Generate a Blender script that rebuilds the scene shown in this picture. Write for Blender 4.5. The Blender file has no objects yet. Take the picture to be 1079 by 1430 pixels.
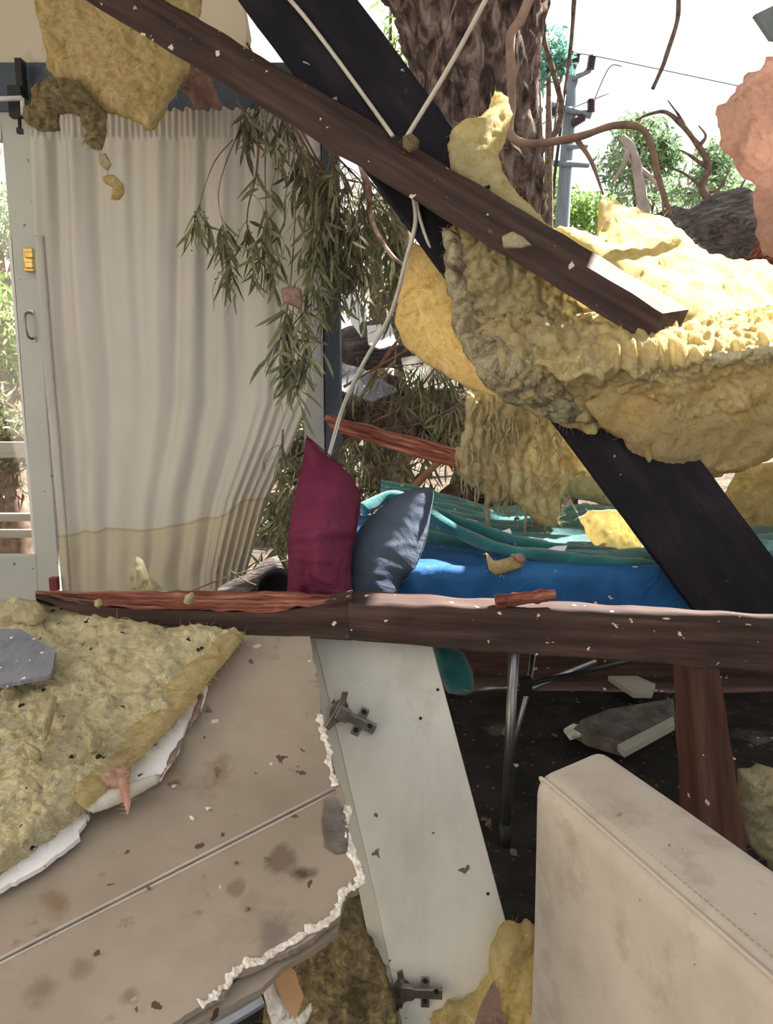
import bpy, bmesh, math, random
import numpy as np
from mathutils import Vector, Matrix, noise
R = math.radians
random.seed(7); RNG = np.random.RandomState(7)
S = bpy.context.scene
COL = S.collection
# ---------------------------------------------------------------- camera, world, sun, exposure
CAM_H = 1.25; PITCH = R(9.5); F = 1076.0; W, H = 1079, 1430
cd = bpy.data.cameras.new('camera'); cam = bpy.data.objects.new('camera', cd); COL.objects.link(cam)
cam.location = (0, 0, CAM_H); cam.rotation_euler = (R(90) - PITCH, 0, 0)
cd.sensor_fit = 'VERTICAL'; cd.sensor_height = 24; cd.lens = 24 * F / H; cd.clip_start = 0.02; cd.clip_end = 300
S.camera = cam
wd = bpy.data.worlds.new('sky'); S.world = wd; wd.use_nodes = True
bg = wd.node_tree.nodes['Background']; bg.inputs[0].default_value = (1.0, 0.98, 0.955, 1); bg.inputs[1].default_value = 1.15
SUN = Vector((0.55, 0.30, 0.78)).normalized()
sl = bpy.data.lights.new('sun', 'SUN'); sl.energy = 36.0; sl.angle = R(0.6); sl.color = (1, 0.95, 0.86)
so = bpy.data.objects.new('sun', sl); COL.objects.link(so); so.location = SUN * 20; so.rotation_euler = SUN.to_track_quat('Z', 'Y').to_euler()
S.view_settings.view_transform = 'Standard'; S.view_settings.look = 'None'; S.view_settings.gamma = 1
S.view_settings.use_curve_mapping = False; S.view_settings.exposure = 0.0

# ---------------------------------------------------------------- geometry helpers
CP, SP = math.cos(PITCH), math.sin(PITCH)
def ray(px, py):
    x = (px - W / 2) / F; y = -(py - H / 2) / F
    return Vector((x, CP + y * SP, -SP + y * CP))
def at(px, py, Y):
    d = ray(px, py); return Vector((0, 0, CAM_H)) + d * (Y / d.y)
def atz(px, py, z):
    d = ray(px, py); return Vector((0, 0, CAM_H)) + d * ((z - CAM_H) / d.z)
def planeY(a, b, c):
    P = [at(*q) for q in (a, b, c)]; n = (P[1] - P[0]).cross(P[2] - P[0]); o = Vector((0, 0, CAM_H)); k = n.dot(P[0] - o)
    def f(x, y):
        d = ray(x, y); return k / n.dot(d) * d.y
    return f
def meta(o, label=None, cat=None, group=None, kind=None):
    if label: o['label'] = label
    if cat: o['category'] = cat
    if group: o['group'] = group
    if kind: o['kind'] = kind
    return o
def thing(name, label, cat, loc, group=None):
    o = bpy.data.objects.new(name, None); COL.objects.link(o); o.location = loc; o.empty_display_size = .05
    return meta(o, label, cat, group)
def wloc(o):
    v = Vector((0, 0, 0))
    while o is not None: v += o.location; o = o.parent
    return v
def obj(name, vs, fs, m, parent=None, smooth=True, basis=None):
    vs = [Vector(v) for v in vs]
    if parent is None:
        n = len(vs); mn = Vector([min(v[i] for v in vs) for i in range(3)]); mx = Vector([max(v[i] for v in vs) for i in range(3)])
        c = (mn + mx) / 2; c.z = mn.z
    else:
        c = wloc(parent)
    if basis is not None:
        c2 = sum(vs, Vector()) / len(vs)
        inv = basis.transposed(); loc = [tuple(inv @ (v - c2)) for v in vs]
    else: loc = [tuple(v - c) for v in vs]
    me = bpy.data.meshes.new(name); me.from_pydata(loc, [], fs); me.update()
    if smooth: me.polygons.foreach_set('use_smooth', [True] * len(me.polygons))
    me.materials.append(m)
    o = bpy.data.objects.new(name, me); COL.objects.link(o)
    if basis is not None:
        o.rotation_euler = basis.to_euler(); o.location = c2 - (c if parent is not None else Vector())
    elif parent is None: o.location = c
    if parent is not None: o.parent = parent
    return o
def recalc(o):
    bm = bmesh.new(); bm.from_mesh(o.data); bmesh.ops.recalc_face_normals(bm, faces=bm.faces); bm.to_mesh(o.data); bm.free(); return o
def bevel(o, w, s=2, ang=35):
    m = o.modifiers.new('b', 'BEVEL'); m.width = w; m.segments = s; m.limit_method = 'ANGLE'; m.angle_limit = R(ang); return o
def fb(p, f, oc=4): return noise.fractal(p * f, 0.9, 2.1, oc)
def smooth_path(pts, n=6):
    pts = [Vector(p) for p in pts]
    if len(pts) < 3: return [pts[0].lerp(pts[-1], i / n) for i in range(n + 1)]
    out = []
    P = [2 * pts[0] - pts[1]] + pts + [2 * pts[-1] - pts[-2]]
    for i in range(1, len(P) - 2):
        for k in range(n):
            t = k / n; a, b, c, d = P[i - 1], P[i], P[i + 1], P[i + 2]
            out.append(0.5 * ((2 * b) + (c - a) * t + (2 * a - 5 * b + 4 * c - d) * t * t + (3 * b - a - 3 * c + d) * t ** 3))
    out.append(pts[-1]); return out
class MB:
    def __init__(s): s.v = []; s.f = []
    def add(s, vs, fs):
        b = len(s.v); s.v += [Vector(v) for v in vs]; s.f += [tuple(i + b for i in f) for f in fs]
    def tube(s, path, r0, r1=None, seg=8, nz=0, nf=10):
        r1 = r0 if r1 is None else r1; n = len(path); up = Vector((0.13, 0.3, 1)).normalized(); vs = []; prev = None
        for i, p in enumerate(path):
            t = (path[min(i + 1, n - 1)] - path[max(i - 1, 0)])
            t = t.normalized() if t.length > 1e-9 else Vector((0, 0, 1))
            if prev is None:
                a = t.cross(up); a = a.normalized() if a.length > 1e-3 else t.orthogonal().normalized()
            else:
                a = (prev - t * prev.dot(t)).normalized()
            prev = a; b = t.cross(a); r = r0 + (r1 - r0) * i / max(n - 1, 1)
            for k in range(seg):
                g = 2 * math.pi * k / seg; q = a * math.cos(g) + b * math.sin(g); rr = r
                if nz: rr *= 1 + nz * noise.noise((p + q * r) * nf)
                vs.append(p + q * rr)
        fs = [(i * seg + k, i * seg + (k + 1) % seg, (i + 1) * seg + (k + 1) % seg, (i + 1) * seg + k) for i in range(n - 1) for k in range(seg)]
        fs += [tuple(range(seg))[::-1], tuple((n - 1) * seg + k for k in range(seg))]
        s.add(vs, fs); return s
    def box(s, c, d, rot=None):
        c = Vector(c); vs = []
        for x in (-.5, .5):
            for y in (-.5, .5):
                for z in (-.5, .5):
                    q = Vector((x * d[0], y * d[1], z * d[2])); vs.append(c + (rot @ q if rot else q))
        s.add(vs, [(0, 1, 3, 2), (4, 6, 7, 5), (0, 4, 5, 1), (2, 3, 7, 6), (0, 2, 6, 4), (1, 5, 7, 3)]); return s
    def prism(s, pts, off):
        n = len(pts); off = Vector(off)
        s.add(list(pts) + [p + off for p in pts], [tuple(range(n)), tuple(range(n, 2 * n))[::-1]] + [(i, i + n, (i + 1) % n + n, (i + 1) % n) for i in range(n)]); return s
    def leaf(s, p, d, L, w, curl=0.4, seg=5):
        d = d.normalized(); side = d.cross(Vector((random.uniform(-1, 1), random.uniform(-1, 1), random.uniform(-.3, .3))))
        side = side.normalized() if side.length > 1e-3 else d.orthogonal().normalized()
        nrm = side.cross(d); q = Vector(p); vs = []; bend = (side * random.uniform(-1, 1) + nrm * random.uniform(-1, 1)) * curl
        for i in range(seg + 1):
            t = i / seg; ww = w * (math.sin(math.pi * min(1, t * 0.93 + 0.05)) ** 0.8) * 0.5
            vs += [q - side * ww + nrm * ww * .35, q + side * ww + nrm * ww * .35]
            dd = (d + bend * t + Vector((0, 0, -.25 * t))).normalized(); q = q + dd * (L / seg)
        s.add(vs, [(2 * i, 2 * i + 1, 2 * i + 3, 2 * i + 2) for i in range(seg)])
    def build(s, name, m, parent=None, smooth=True, **k): return obj(name, s.v, s.f, m, parent, smooth, **k)

def poly_dist(P, X, Yp):
    d = np.full(X.shape, 1e9); nx = np.zeros(X.shape); ny = np.zeros(X.shape); ins = np.zeros(X.shape, bool)
    n = len(P)
    for i in range(n):
        ax, ay = P[i]; bx, by = P[(i + 1) % n]
        dx, dy = bx - ax, by - ay; L = dx * dx + dy * dy + 1e-9
        t = np.clip(((X - ax) * dx + (Yp - ay) * dy) / L, 0, 1); qx = ax + t * dx; qy = ay + t * dy
        dd = np.hypot(X - qx, Yp - qy); m = dd < d
        d[m] = dd[m]; nx[m] = qx[m]; ny[m] = qy[m]
        c = ((ay > Yp) != (by > Yp)) & (X < (bx - ax) * (Yp - ay) / (by - ay + 1e-12) + ax); ins ^= c
    return d, nx, ny, ins
def rough_poly(P, amp, step=10, seed=0):
    out = []; n = len(P)
    for i in range(n):
        a = Vector(P[i] + (0,)); b = Vector(P[(i + 1) % n] + (0,)); L = (b - a).length; k = max(1, int(L / step))
        nn = Vector((-(b - a).y, (b - a).x, 0)).normalized() if L > 0 else Vector()
        for j in range(k):
            p = a.lerp(b, j / k); q = noise.noise(Vector((p.x * .06, p.y * .06, seed))) + .6 * noise.noise(Vector((p.x * .17, p.y * .17, seed + 9)))
            p = p + nn * q * amp; out.append((p.x, p.y))
    return out
def blob(name, P, Yf, T, Rp, m, step=4, amp=0.0, freq=12, amp2=0.0, freq2=45, edge=0, fuzz=0, fl=0.04, parent=None, flat=0.5, seed=0, aniso=(1, 1, 1), shape=None, fw=.0006):
    """Closed solid whose middle surface follows depth Yf and whose outline is P; T is its half thickness."""
    if edge: P = rough_poly(P, edge, 8, seed)
    if not callable(Yf): y0 = Yf; Yf = lambda x, y: y0
    xs = [p[0] for p in P]; ys = [p[1] for p in P]
    gx = np.arange(min(xs) - step, max(xs) + 2 * step, step); gy = np.arange(min(ys) - step, max(ys) + 2 * step, step)
    CX, CY = np.meshgrid(gx[:-1] + step / 2, gy[:-1] + step / 2)
    _, _, _, cin = poly_dist(P, CX, CY)
    VX, VY = np.meshgrid(gx, gy); d, nx, ny, vin = poly_dist(P, VX, VY)
    used = np.zeros(VX.shape, int)
    for a in (0, 1):
        for b in (0, 1): used[a:a + cin.shape[0], b:b + cin.shape[1]] += cin
    bnd = (used > 0) & (used < 4)
    VX = np.where(bnd, nx, VX); VY = np.where(bnd, ny, VY); d = np.where(bnd, 0, d)
    idf = {}; idb = {}; vs = []
    an = Vector(aniso)
    for j, i in zip(*np.nonzero(used)):
        x, y = VX[j, i], VY[j, i]; p = at(x, y, Yf(x, y))
        n = (at(x + 3, y, Yf(x + 3, y)) - p).cross(at(x, y - 3, Yf(x, y - 3)) - p).normalized()
        u = min(d[j, i] / Rp, 1); pr = (1 - (1 - u) ** 2) ** flat if u > 0 else 0
        q = Vector((p.x * an.x, p.y * an.y, p.z * an.z)) + Vector((seed * 3.1, 0, 0))
        dn = 0
        if amp: dn += amp * fb(q, freq, 3)
        if amp2:
            qw = q + noise.noise_vector(q * freq2 * .5) * (.55 / freq2)
            dn += amp2 * ((3.0 * abs(noise.noise(qw * freq2)) - 1) * (.7 + .8 * noise.noise(q * 5 + Vector((3, 1, 2)))) + .5 * (2.4 * abs(noise.noise(qw * freq2 * 2.2)) - .7) + .35 * noise.noise(qw * freq2 * 5))
        if shape: dn += shape(x, y)
        e = min(1, d[j, i] / (2.5 * step) + .15)
        idf[j, i] = len(vs); vs.append(p + n * (T * pr + dn * e))
        if bnd[j, i]: idb[j, i] = idf[j, i]
        else:
            idb[j, i] = len(vs); vs.append(p - n * (T * pr + .4 * dn * e))
    fs = []
    for j, i in zip(*np.nonzero(cin)):
        k = [(j, i), (j + 1, i), (j + 1, i + 1), (j, i + 1)]
        fs.append(tuple(idf[q] for q in k)); b = tuple(idb[q] for q in k[::-1])
        if len(set(b) & set(fs[-1])) < 4: fs.append(b)
    if fuzz:
        nv = len(vs); bl = [idf[j, i] for j, i in zip(*np.nonzero(bnd))]; al = list(idf.values()); mb = MB()
        for k in range(fuzz):
            p = vs[random.choice(bl if k % 3 == 0 and bl else al)]
            v = Vector((random.gauss(0, 1), random.gauss(0, .3) - .12, random.gauss(0, 1) - .4)).normalized(); L = random.uniform(.25, .8) * fl
            sd = v.orthogonal().normalized() * fw; c = p.copy(); bend = Vector((random.gauss(0, 1), random.gauss(0, 1), random.gauss(0, 1))) * .6; rr = []
            for t in range(4):
                rr += [c - sd * (1 - t / 3.5), c + sd * (1 - t / 3.5)]; v = (v + bend * .35).normalized(); c = c + v * L / 3
            mb.add(rr, [(0, 1, 3, 2), (2, 3, 5, 4), (4, 5, 7, 6)])
        vs += mb.v; fs += [tuple(i + nv for i in f) for f in mb.f]
    return obj(name, vs, fs, m, parent)
def plate(name, P, Yf, th, m, parent=None, edge=0, seed=0, step=None, amp=0, freq=8):
    """Flat sheet with a true thickness, cut to an outline."""
    if not callable(Yf): y0 = Yf; Yf = lambda x, y: y0
    if edge: P = rough_poly(P, edge, 6, seed)
    pts = [at(x, y, Yf(x, y)) for x, y in P]; n = len(pts)
    nr = Vector()
    for i in range(n): nr += pts[i].cross(pts[(i + 1) % n])
    nr.normalize();
    if nr.y > 0: nr = -nr
    mb = MB(); mb.prism(pts, -nr * th); o = mb.build(name, m, parent, smooth=False)
    bm = bmesh.new(); bm.from_mesh(o.data); bmesh.ops.triangulate(bm, faces=[f for f in bm.faces if len(f.verts) > 4]); bmesh.ops.recalc_face_normals(bm, faces=bm.faces); bm.to_mesh(o.data); bm.free()
    return o
def timber(name, a0, a1, b0, b1, m, parent=None, depth=None, c0=None, c1=None, n=40, rag=0.0015, ends=(0, 0), bev=.003):
    """Sawn timber: a0-a1 is the upper front edge, b0-b1 the lower front edge, c0-c1 the upper back edge."""
    L = (a1 - a0); X = L.normalized(); Z = (a0 - b0); Z = (Z - X * Z.dot(X)).normalized(); Yv = Z.cross(X)
    if c0 is None: c0 = a0 + Yv * depth; c1 = a1 + Yv * depth
    vs = []
    for i in range(n + 1):
        t = i / n; A = a0.lerp(a1, t); B = b0.lerp(b1, t); C = c0.lerp(c1, t); D = B + (C - A)
        ring = []
        for (p, q) in ((A, B), (B, D), (D, C), (C, A)):
            for k in range(3): ring.append(p.lerp(q, k / 3))
        for r in ring:
            r2 = r + Vector((noise.noise(r * 14), noise.noise(r * 14 + Vector((5, 0, 0))), noise.noise(r * 14 + Vector((0, 7, 0))))) * rag * 2
            if i == 0 and ends[0]: r2 += X * ends[0] * noise.noise(r * 60)
            if i == n and ends[1]: r2 += X * ends[1] * noise.noise(r * 60)
            vs.append(r2)
    k = 12; fs = [(i * k + j, (i + 1) * k + j, (i + 1) * k + (j + 1) % k, i * k + (j + 1) % k) for i in range(n) for j in range(k)]
    fs += [tuple(range(k)), tuple(n * k + j for j in range(k))[::-1]]
    o = obj(name, vs, fs, m, parent, smooth=False, basis=Matrix((X, Yv, Z)).transposed()); recalc(o)
    if bev: bevel(o, bev, 2, 50)
    return o

# ---------------------------------------------------------------- materials
def nmat(name, cols, scale=5, detail=6, rough=.8, bump=.3, bscale=40, bdist=.01, stretch=(1, 1, 1), trans=0, pos=None, metal=0, rn=.6, dist=0, sheen=0, spec=.3, spots=None, fleck=None, patches=(), b2=None):
    m = bpy.data.materials.new(name); m.use_nodes = True; nt = m.node_tree; N = nt.nodes; Lk = nt.links; N.clear()
    out = N.new('ShaderNodeOutputMaterial'); bs = N.new('ShaderNodeBsdfPrincipled'); tc = N.new('ShaderNodeTexCoord'); mp = N.new('ShaderNodeMapping')
    mp.inputs['Scale'].default_value = stretch; Lk.new(tc.outputs['Object'], mp.inputs[0])
    nz = N.new('ShaderNodeTexNoise'); nz.inputs['Scale'].default_value = scale; nz.inputs['Detail'].default_value = detail; nz.inputs['Roughness'].default_value = rn; nz.inputs['Distortion'].default_value = dist
    Lk.new(mp.outputs[0], nz.inputs['Vector'])
    cr = N.new('ShaderNodeValToRGB'); e = cr.color_ramp.elements; k = len(cols)
    pos = pos or [0.3 + 0.4 * i / max(k - 1, 1) for i in range(k)]
    while len(e) < k: e.new(.5)
    for i in range(k): e[i].position = pos[i]; e[i].color = tuple(cols[i]) + (1,)
    Lk.new(nz.outputs['Fac'], cr.inputs[0]); col = cr.outputs[0]
    def mixc(fac, c, col):
        mx = N.new('ShaderNodeMix'); mx.data_type = 'RGBA'; Lk.new(fac, mx.inputs[0]); Lk.new(col, mx.inputs[6]); mx.inputs[7].default_value = tuple(c) + (1,); return mx.outputs[2]
    def ramp(o, a, b):
        r = N.new('ShaderNodeMapRange'); r.inputs[1].default_value = a; r.inputs[2].default_value = b; Lk.new(o, r.inputs[0]); r.clamp = True; return r.outputs[0]
    if spots:      # (colour, scale, lo, hi)
        for (c, sc, a, b) in spots:
            z = N.new('ShaderNodeTexNoise'); z.inputs['Scale'].default_value = sc; z.inputs['Detail'].default_value = 5; z.inputs['Roughness'].default_value = .65; Lk.new(tc.outputs['Object'], z.inputs['Vector'])
            col = mixc(ramp(z.outputs['Fac'], a, b), c, col)
    if fleck:      # small grains (colour, scale, size)
        for (c, sc, a) in fleck:
            dn = N.new('ShaderNodeTexNoise'); dn.inputs['Scale'].default_value = sc * 1.6; dn.inputs['Detail'].default_value = 3; Lk.new(tc.outputs['Object'], dn.inputs['Vector'])
            av = N.new('ShaderNodeVectorMath'); av.operation = 'MULTIPLY_ADD'; Lk.new(dn.outputs['Color'], av.inputs[0]); av.inputs[1].default_value = (1.1 / sc,) * 3; Lk.new(tc.outputs['Object'], av.inputs[2])
            z = N.new('ShaderNodeTexVoronoi'); z.inputs['Scale'].default_value = sc; Lk.new(av.outputs[0], z.inputs['Vector'])
            sx = N.new('ShaderNodeSeparateColor'); Lk.new(z.outputs['Color'], sx.inputs[0])
            rr = N.new('ShaderNodeMapRange'); rr.inputs[1].default_value = .74; rr.inputs[2].default_value = 1; rr.inputs[3].default_value = -.03; rr.inputs[4].default_value = a * 1.35; Lk.new(sx.outputs[0], rr.inputs[0])
            sb = N.new('ShaderNodeMath'); sb.operation = 'SUBTRACT'; Lk.new(rr.outputs[0], sb.inputs[0]); Lk.new(z.outputs['Distance'], sb.inputs[1])
            col = mixc(ramp(sb.outputs[0], 0, .03), c, col)
    for (wp, rad, c, st) in patches:       # stains with a shape of their own, world position given
        g = N.new('ShaderNodeNewGeometry'); z = N.new('ShaderNodeTexNoise'); z.inputs['Scale'].default_value = 22; z.inputs['Detail'].default_value = 6; Lk.new(g.outputs['Position'], z.inputs['Vector'])
        ds = N.new('ShaderNodeVectorMath'); ds.operation = 'DISTANCE'; Lk.new(g.outputs['Position'], ds.inputs[0]); ds.inputs[1].default_value = wp
        ad = N.new('ShaderNodeMath'); ad.operation = 'MULTIPLY_ADD'; Lk.new(z.outputs['Fac'], ad.inputs[0]); ad.inputs[1].default_value = rad * 3; Lk.new(ds.outputs['Value'], ad.inputs[2])
        r = ramp(ad.outputs[0], rad * 2.6, rad * 1.9); ml = N.new('ShaderNodeMath'); ml.operation = 'MULTIPLY'; Lk.new(r, ml.inputs[0]); ml.inputs[1].default_value = st
        col = mixc(ml.outputs[0], c, col)
    Lk.new(col, bs.inputs['Base Color']); bs.inputs['Roughness'].default_value = rough; bs.inputs['Metallic'].default_value = metal
    bs.inputs['Specular IOR Level'].default_value = spec
    if sheen: bs.inputs['Sheen Weight'].default_value = sheen
    if bump:
        bn = N.new('ShaderNodeTexNoise'); bn.inputs['Scale'].default_value = bscale; bn.inputs['Detail'].default_value = 8; bn.inputs['Roughness'].default_value = .65; bn.inputs['Distortion'].default_value = dist
        Lk.new(mp.outputs[0], bn.inputs['Vector']); bp = N.new('ShaderNodeBump'); bp.inputs['Strength'].default_value = bump; bp.inputs['Distance'].default_value = bdist
        Lk.new(bn.outputs['Fac'], bp.inputs['Height']); last = bp
        if b2:
            b3 = N.new('ShaderNodeTexNoise'); b3.inputs['Scale'].default_value = b2[0]; b3.inputs['Detail'].default_value = 4; b3.inputs['Distortion'].default_value = 1.5; Lk.new(tc.outputs['Object'], b3.inputs['Vector'])
            bq = N.new('ShaderNodeBump'); bq.inputs['Strength'].default_value = b2[1]; bq.inputs['Distance'].default_value = b2[2]; Lk.new(b3.outputs['Fac'], bq.inputs['Height']); Lk.new(bp.outputs[0], bq.inputs['Normal']); last = bq
        Lk.new(last.outputs[0], bs.inputs['Normal'])
    if trans:
        tr = N.new('ShaderNodeBsdfTranslucent'); Lk.new(col, tr.inputs[0]); ms = N.new('ShaderNodeMixShader'); ms.inputs[0].default_value = trans
        Lk.new(bs.outputs[0], ms.inputs[1]); Lk.new(tr.outputs[0], ms.inputs[2]); Lk.new(ms.outputs[0], out.inputs[0])
    else: Lk.new(bs.outputs[0], out.inputs[0])
    m['bsdf'] = bs.name
    return m
def glass(name):
    m = bpy.data.materials.new(name); m.use_nodes = True; N = m.node_tree.nodes; Lk = m.node_tree.links; N.clear()
    o = N.new('ShaderNodeOutputMaterial'); t = N.new('ShaderNodeBsdfTransparent'); g = N.new('ShaderNodeBsdfGlossy'); g.inputs['Roughness'].default_value = .03; x = N.new('ShaderNodeMixShader')
    f = N.new('ShaderNodeFresnel'); f.inputs[0].default_value = 1.45; Lk.new(f.outputs[0], x.inputs[0]); Lk.new(t.outputs[0], x.inputs[1]); Lk.new(g.outputs[0], x.inputs[2]); Lk.new(x.outputs[0], o.inputs[0]); return m

def wool(name, cols, **k):
    d = dict(scale=16, detail=12, rough=.95, bump=1.0, bscale=120, bdist=.010, trans=.3, dist=2.6, spec=.03, rn=.74, b2=(60, .35, .006)); d.update(k); return nmat(name, cols, **d)
M = {}
M['wool'] = wool('yellow_glass_wool', [(.40, .28, .12), (.81, .64, .31), (.91, .79, .47), (.94, .87, .63)], pos=[.28, .40, .52, .68], trans=.55)
M['wool_sunlit'] = wool('sunlit_yellow_glass_wool', [(.74, .56, .22), (.90, .79, .43), (.94, .88, .62)], trans=.38)  # lighter copy of the yellow wool, sunlight put into its colour
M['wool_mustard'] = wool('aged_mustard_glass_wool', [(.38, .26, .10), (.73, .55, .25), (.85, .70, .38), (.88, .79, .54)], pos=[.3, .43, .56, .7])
M['wool_pale'] = wool('pale_glass_wool', [(.50, .42, .25), (.74, .67, .44), (.84, .79, .60)], trans=.3)
M['wool_tan'] = wool('tan_stained_glass_wool', [(.40, .27, .14), (.66, .50, .28), (.80, .72, .46), (.86, .80, .58)], pos=[.3, .42, .54, .68], scale=9, trans=.35)
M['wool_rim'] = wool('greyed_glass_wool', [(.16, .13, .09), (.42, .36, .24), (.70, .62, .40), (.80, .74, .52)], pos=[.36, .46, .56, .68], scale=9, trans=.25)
M['wool_old'] = wool('dusty_glass_wool', [(.22, .17, .10), (.64, .54, .30), (.80, .72, .46), (.86, .80, .60)], pos=[.28, .38, .52, .68], trans=.1, fleck=[((.06, .05, .04), 45, .22)])
M['wool_dirty_shaded'] = wool('soot_and_shade_glass_wool', [(.09, .07, .045), (.38, .30, .17), (.66, .54, .30)], trans=.2)  # dirty tuft colour, also painted shade for the heap under the panel
M['wool_pink'] = wool('pink_glass_wool', [(.78, .48, .39), (.92, .66, .56), (.95, .78, .70)], trans=.55)
M['wool_pinkdull'] = wool('dull_pink_glass_wool', [(.32, .20, .17), (.55, .36, .31), (.62, .45, .40)], trans=.15)
M['timber'] = nmat('dark_aged_timber', [(.018, .010, .008), (.050, .026, .020), (.085, .045, .034)], scale=3, stretch=(1, 14, 14), bump=.5, bscale=8, bdist=.006, rough=.72,
    spots=[((.26, .24, .20), 26, .66, .74)], fleck=[((.40, .36, .28), 38, .24)])
M['timber_top'] = nmat('brown_weathered_timber', [(.017, .009, .008), (.040, .021, .018), (.075, .043, .034)], scale=3, stretch=(1, 14, 14), bump=.5, bscale=8, bdist=.006, rough=.75,
    spots=[((.20, .16, .13), 20, .68, .80)], fleck=[((.5, .46, .38), 40, .22)])
M['timber_plain'] = nmat('brown_timber', [(.035, .016, .012), (.075, .034, .025), (.11, .055, .04)], scale=3, stretch=(1, 14, 14), bump=.5, bscale=8, bdist=.005, rough=.7, fleck=[((.55, .48, .4), 30, .24)])
M['board'] = nmat('blackened_board', [(.005, .005, .009), (.010, .009, .014), (.020, .016, .020)], scale=5, stretch=(1, 4, 4), bump=.3, bscale=10, bdist=.004, rough=.75, spec=.15, spots=[((.07, .065, .07), 22, .68, .80)], fleck=[((.25, .24, .24), 26, .14)])
M['split'] = nmat('freshly_split_redwood', [(.07, .022, .018), (.22, .065, .045), (.36, .13, .09), (.52, .28, .20)], pos=[.32, .45, .56, .68], scale=5, stretch=(1, 16, 16), bump=1, bscale=9, bdist=.015, rough=.8)
M['plasterb'] = None
M['chalk'] = nmat('broken_plaster_core', [(.55, .48, .42), (.80, .75, .69), (.88, .85, .80)], scale=40, bump=1, bscale=90, bdist=.008, rough=.95)
M['white_board'] = nmat('white_paper_board', [(.60, .58, .60), (.72, .71, .73), (.78, .77, .78)], scale=6, bump=.1, rough=.85, fleck=[((.1, .08, .07), 50, .2)])
M['cabinet'] = nmat('off_white_laminate', [(.44, .43, .39), (.53, .52, .475), (.58, .57, .525)], scale=3, bump=.05, rough=.42, spots=[((.34, .31, .24), 6, .60, .85)], fleck=[((.10, .09, .07), 34, .19)], stretch=(3, 3, 1))
M['cab_edge'] = nmat('cabinet_edge_band', [(.40, .38, .33), (.48, .46, .40)], bump=.05, rough=.5)
M['suede'] = nmat('beige_suede', [(.30, .255, .215), (.385, .335, .29), (.45, .40, .35)], scale=5, bump=.25, bscale=260, bdist=.002, rough=.95, sheen=.3, spots=[((.23, .185, .14), 9, .55, .8)], fleck=[((.17, .13, .10), 55, .11)])
M['suede_dark'] = nmat('beige_piping', [(.30, .24, .18), (.38, .31, .25)], scale=12, bump=.3, bscale=200, rough=.95)
M['cloth_red'] = nmat('burgundy_cotton', [(.085, .014, .036), (.12, .024, .054), (.155, .036, .072)], scale=5, bump=.35, bscale=160, bdist=.002, rough=1, spec=.05, b2=(11, .6, .025))
M['cloth_grey'] = nmat('slate_blue_cotton', [(.045, .060, .090), (.065, .083, .120), (.09, .11, .15)], scale=4, bump=.3, bscale=160, bdist=.002, rough=1, spec=.05, b2=(10, .4, .02))
M['sheet'] = nmat('royal_blue_sheet', [(.006, .05, .16), (.010, .085, .25), (.02, .13, .34)], scale=5, bump=.2, bscale=120, bdist=.002, rough=.7, fleck=[((.5, .45, .35), 30, .2)], b2=(10, .4, .02))
M['towel'] = nmat('teal_terry_towel', [(.002, .06, .075), (.004, .12, .13), (.012, .19, .19)], scale=9, bump=.9, bscale=190, bdist=.006, rough=1, sheen=.4, fleck=[((.4, .35, .2), 36, .2)])
M['steel'] = nmat('brushed_steel', [(.22, .23, .24), (.34, .35, .36)], scale=8, bump=.05, rough=.35, metal=.9)
M['chrome'] = nmat('dull_nickel', [(.16, .15, .14), (.36, .34, .31)], scale=30, bump=.2, rough=.32, metal=.85)
M['black'] = nmat('black_plastic', [(.010, .010, .011), (.02, .02, .021)], bump=.1, rough=.5)
M['brass'] = nmat('brass', [(.32, .22, .07), (.50, .36, .13)], scale=30, bump=.1, rough=.35, metal=.8)
M['frame'] = nmat('grey_white_paint', [(.44, .46, .44), (.52, .53, .50)], scale=3, bump=.05, rough=.5, fleck=[((.15, .13, .11), 30, .18)])
M['cream'] = nmat('cream_wall_paint', [(.58, .52, .42), (.66, .60, .49)], scale=2, bump=.1, bscale=80, bdist=.002, rough=.8, spots=[((.35, .25, .15), 5, .66, .8)])
M['bluesteel'] = nmat('blue_grey_paint', [(.05, .07, .10), (.08, .105, .145)], scale=5, bump=.1, rough=.5)
M['cord'] = nmat('white_rubber_cord', [(.40, .37, .32), (.52, .49, .42)], scale=20, bump=.1, rough=.6)
M['leaf'] = nmat('grey_green_gum_leaf', [(.09, .10, .05), (.19, .20, .11), (.33, .33, .21)], scale=14, bump=.1, rough=.6, trans=.25)
M['leaf_dull'] = nmat('wilted_gum_leaf', [(.07, .065, .045), (.12, .12, .075), (.19, .17, .12)], scale=14, bump=.1, rough=.65, trans=.15)
M['leaf_bright'] = nmat('sunlit_garden_leaf', [(.10, .20, .05), (.20, .33, .09), (.36, .46, .17)], scale=3, bump=0, rough=.6, trans=.35)
M['leaf_far'] = nmat('distant_gum_leaf', [(.11, .19, .12), (.22, .32, .18), (.36, .46, .28)], scale=.8, bump=0, rough=.6, trans=.35)
M['leaf_blue'] = nmat('blue_green_leaf', [(.12, .30, .26), (.26, .46, .36)], scale=1, bump=0, rough=.6, trans=.4)
M['twig'] = nmat('brown_twig', [(.06, .04, .03), (.15, .10, .075), (.22, .16, .12)], scale=20, bump=.4, bscale=60, bdist=.003, rough=.85)
M['twig_red'] = nmat('bare_orange_twig', [(.18, .09, .05), (.36, .20, .12)], scale=20, bump=.3, rough=.8)
M['branch_bark'] = nmat('peeling_branch_bark', [(.10, .05, .04), (.34, .22, .18), (.62, .55, .50)], pos=[.38, .5, .6], scale=10, bump=.6, rough=.9)
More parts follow.
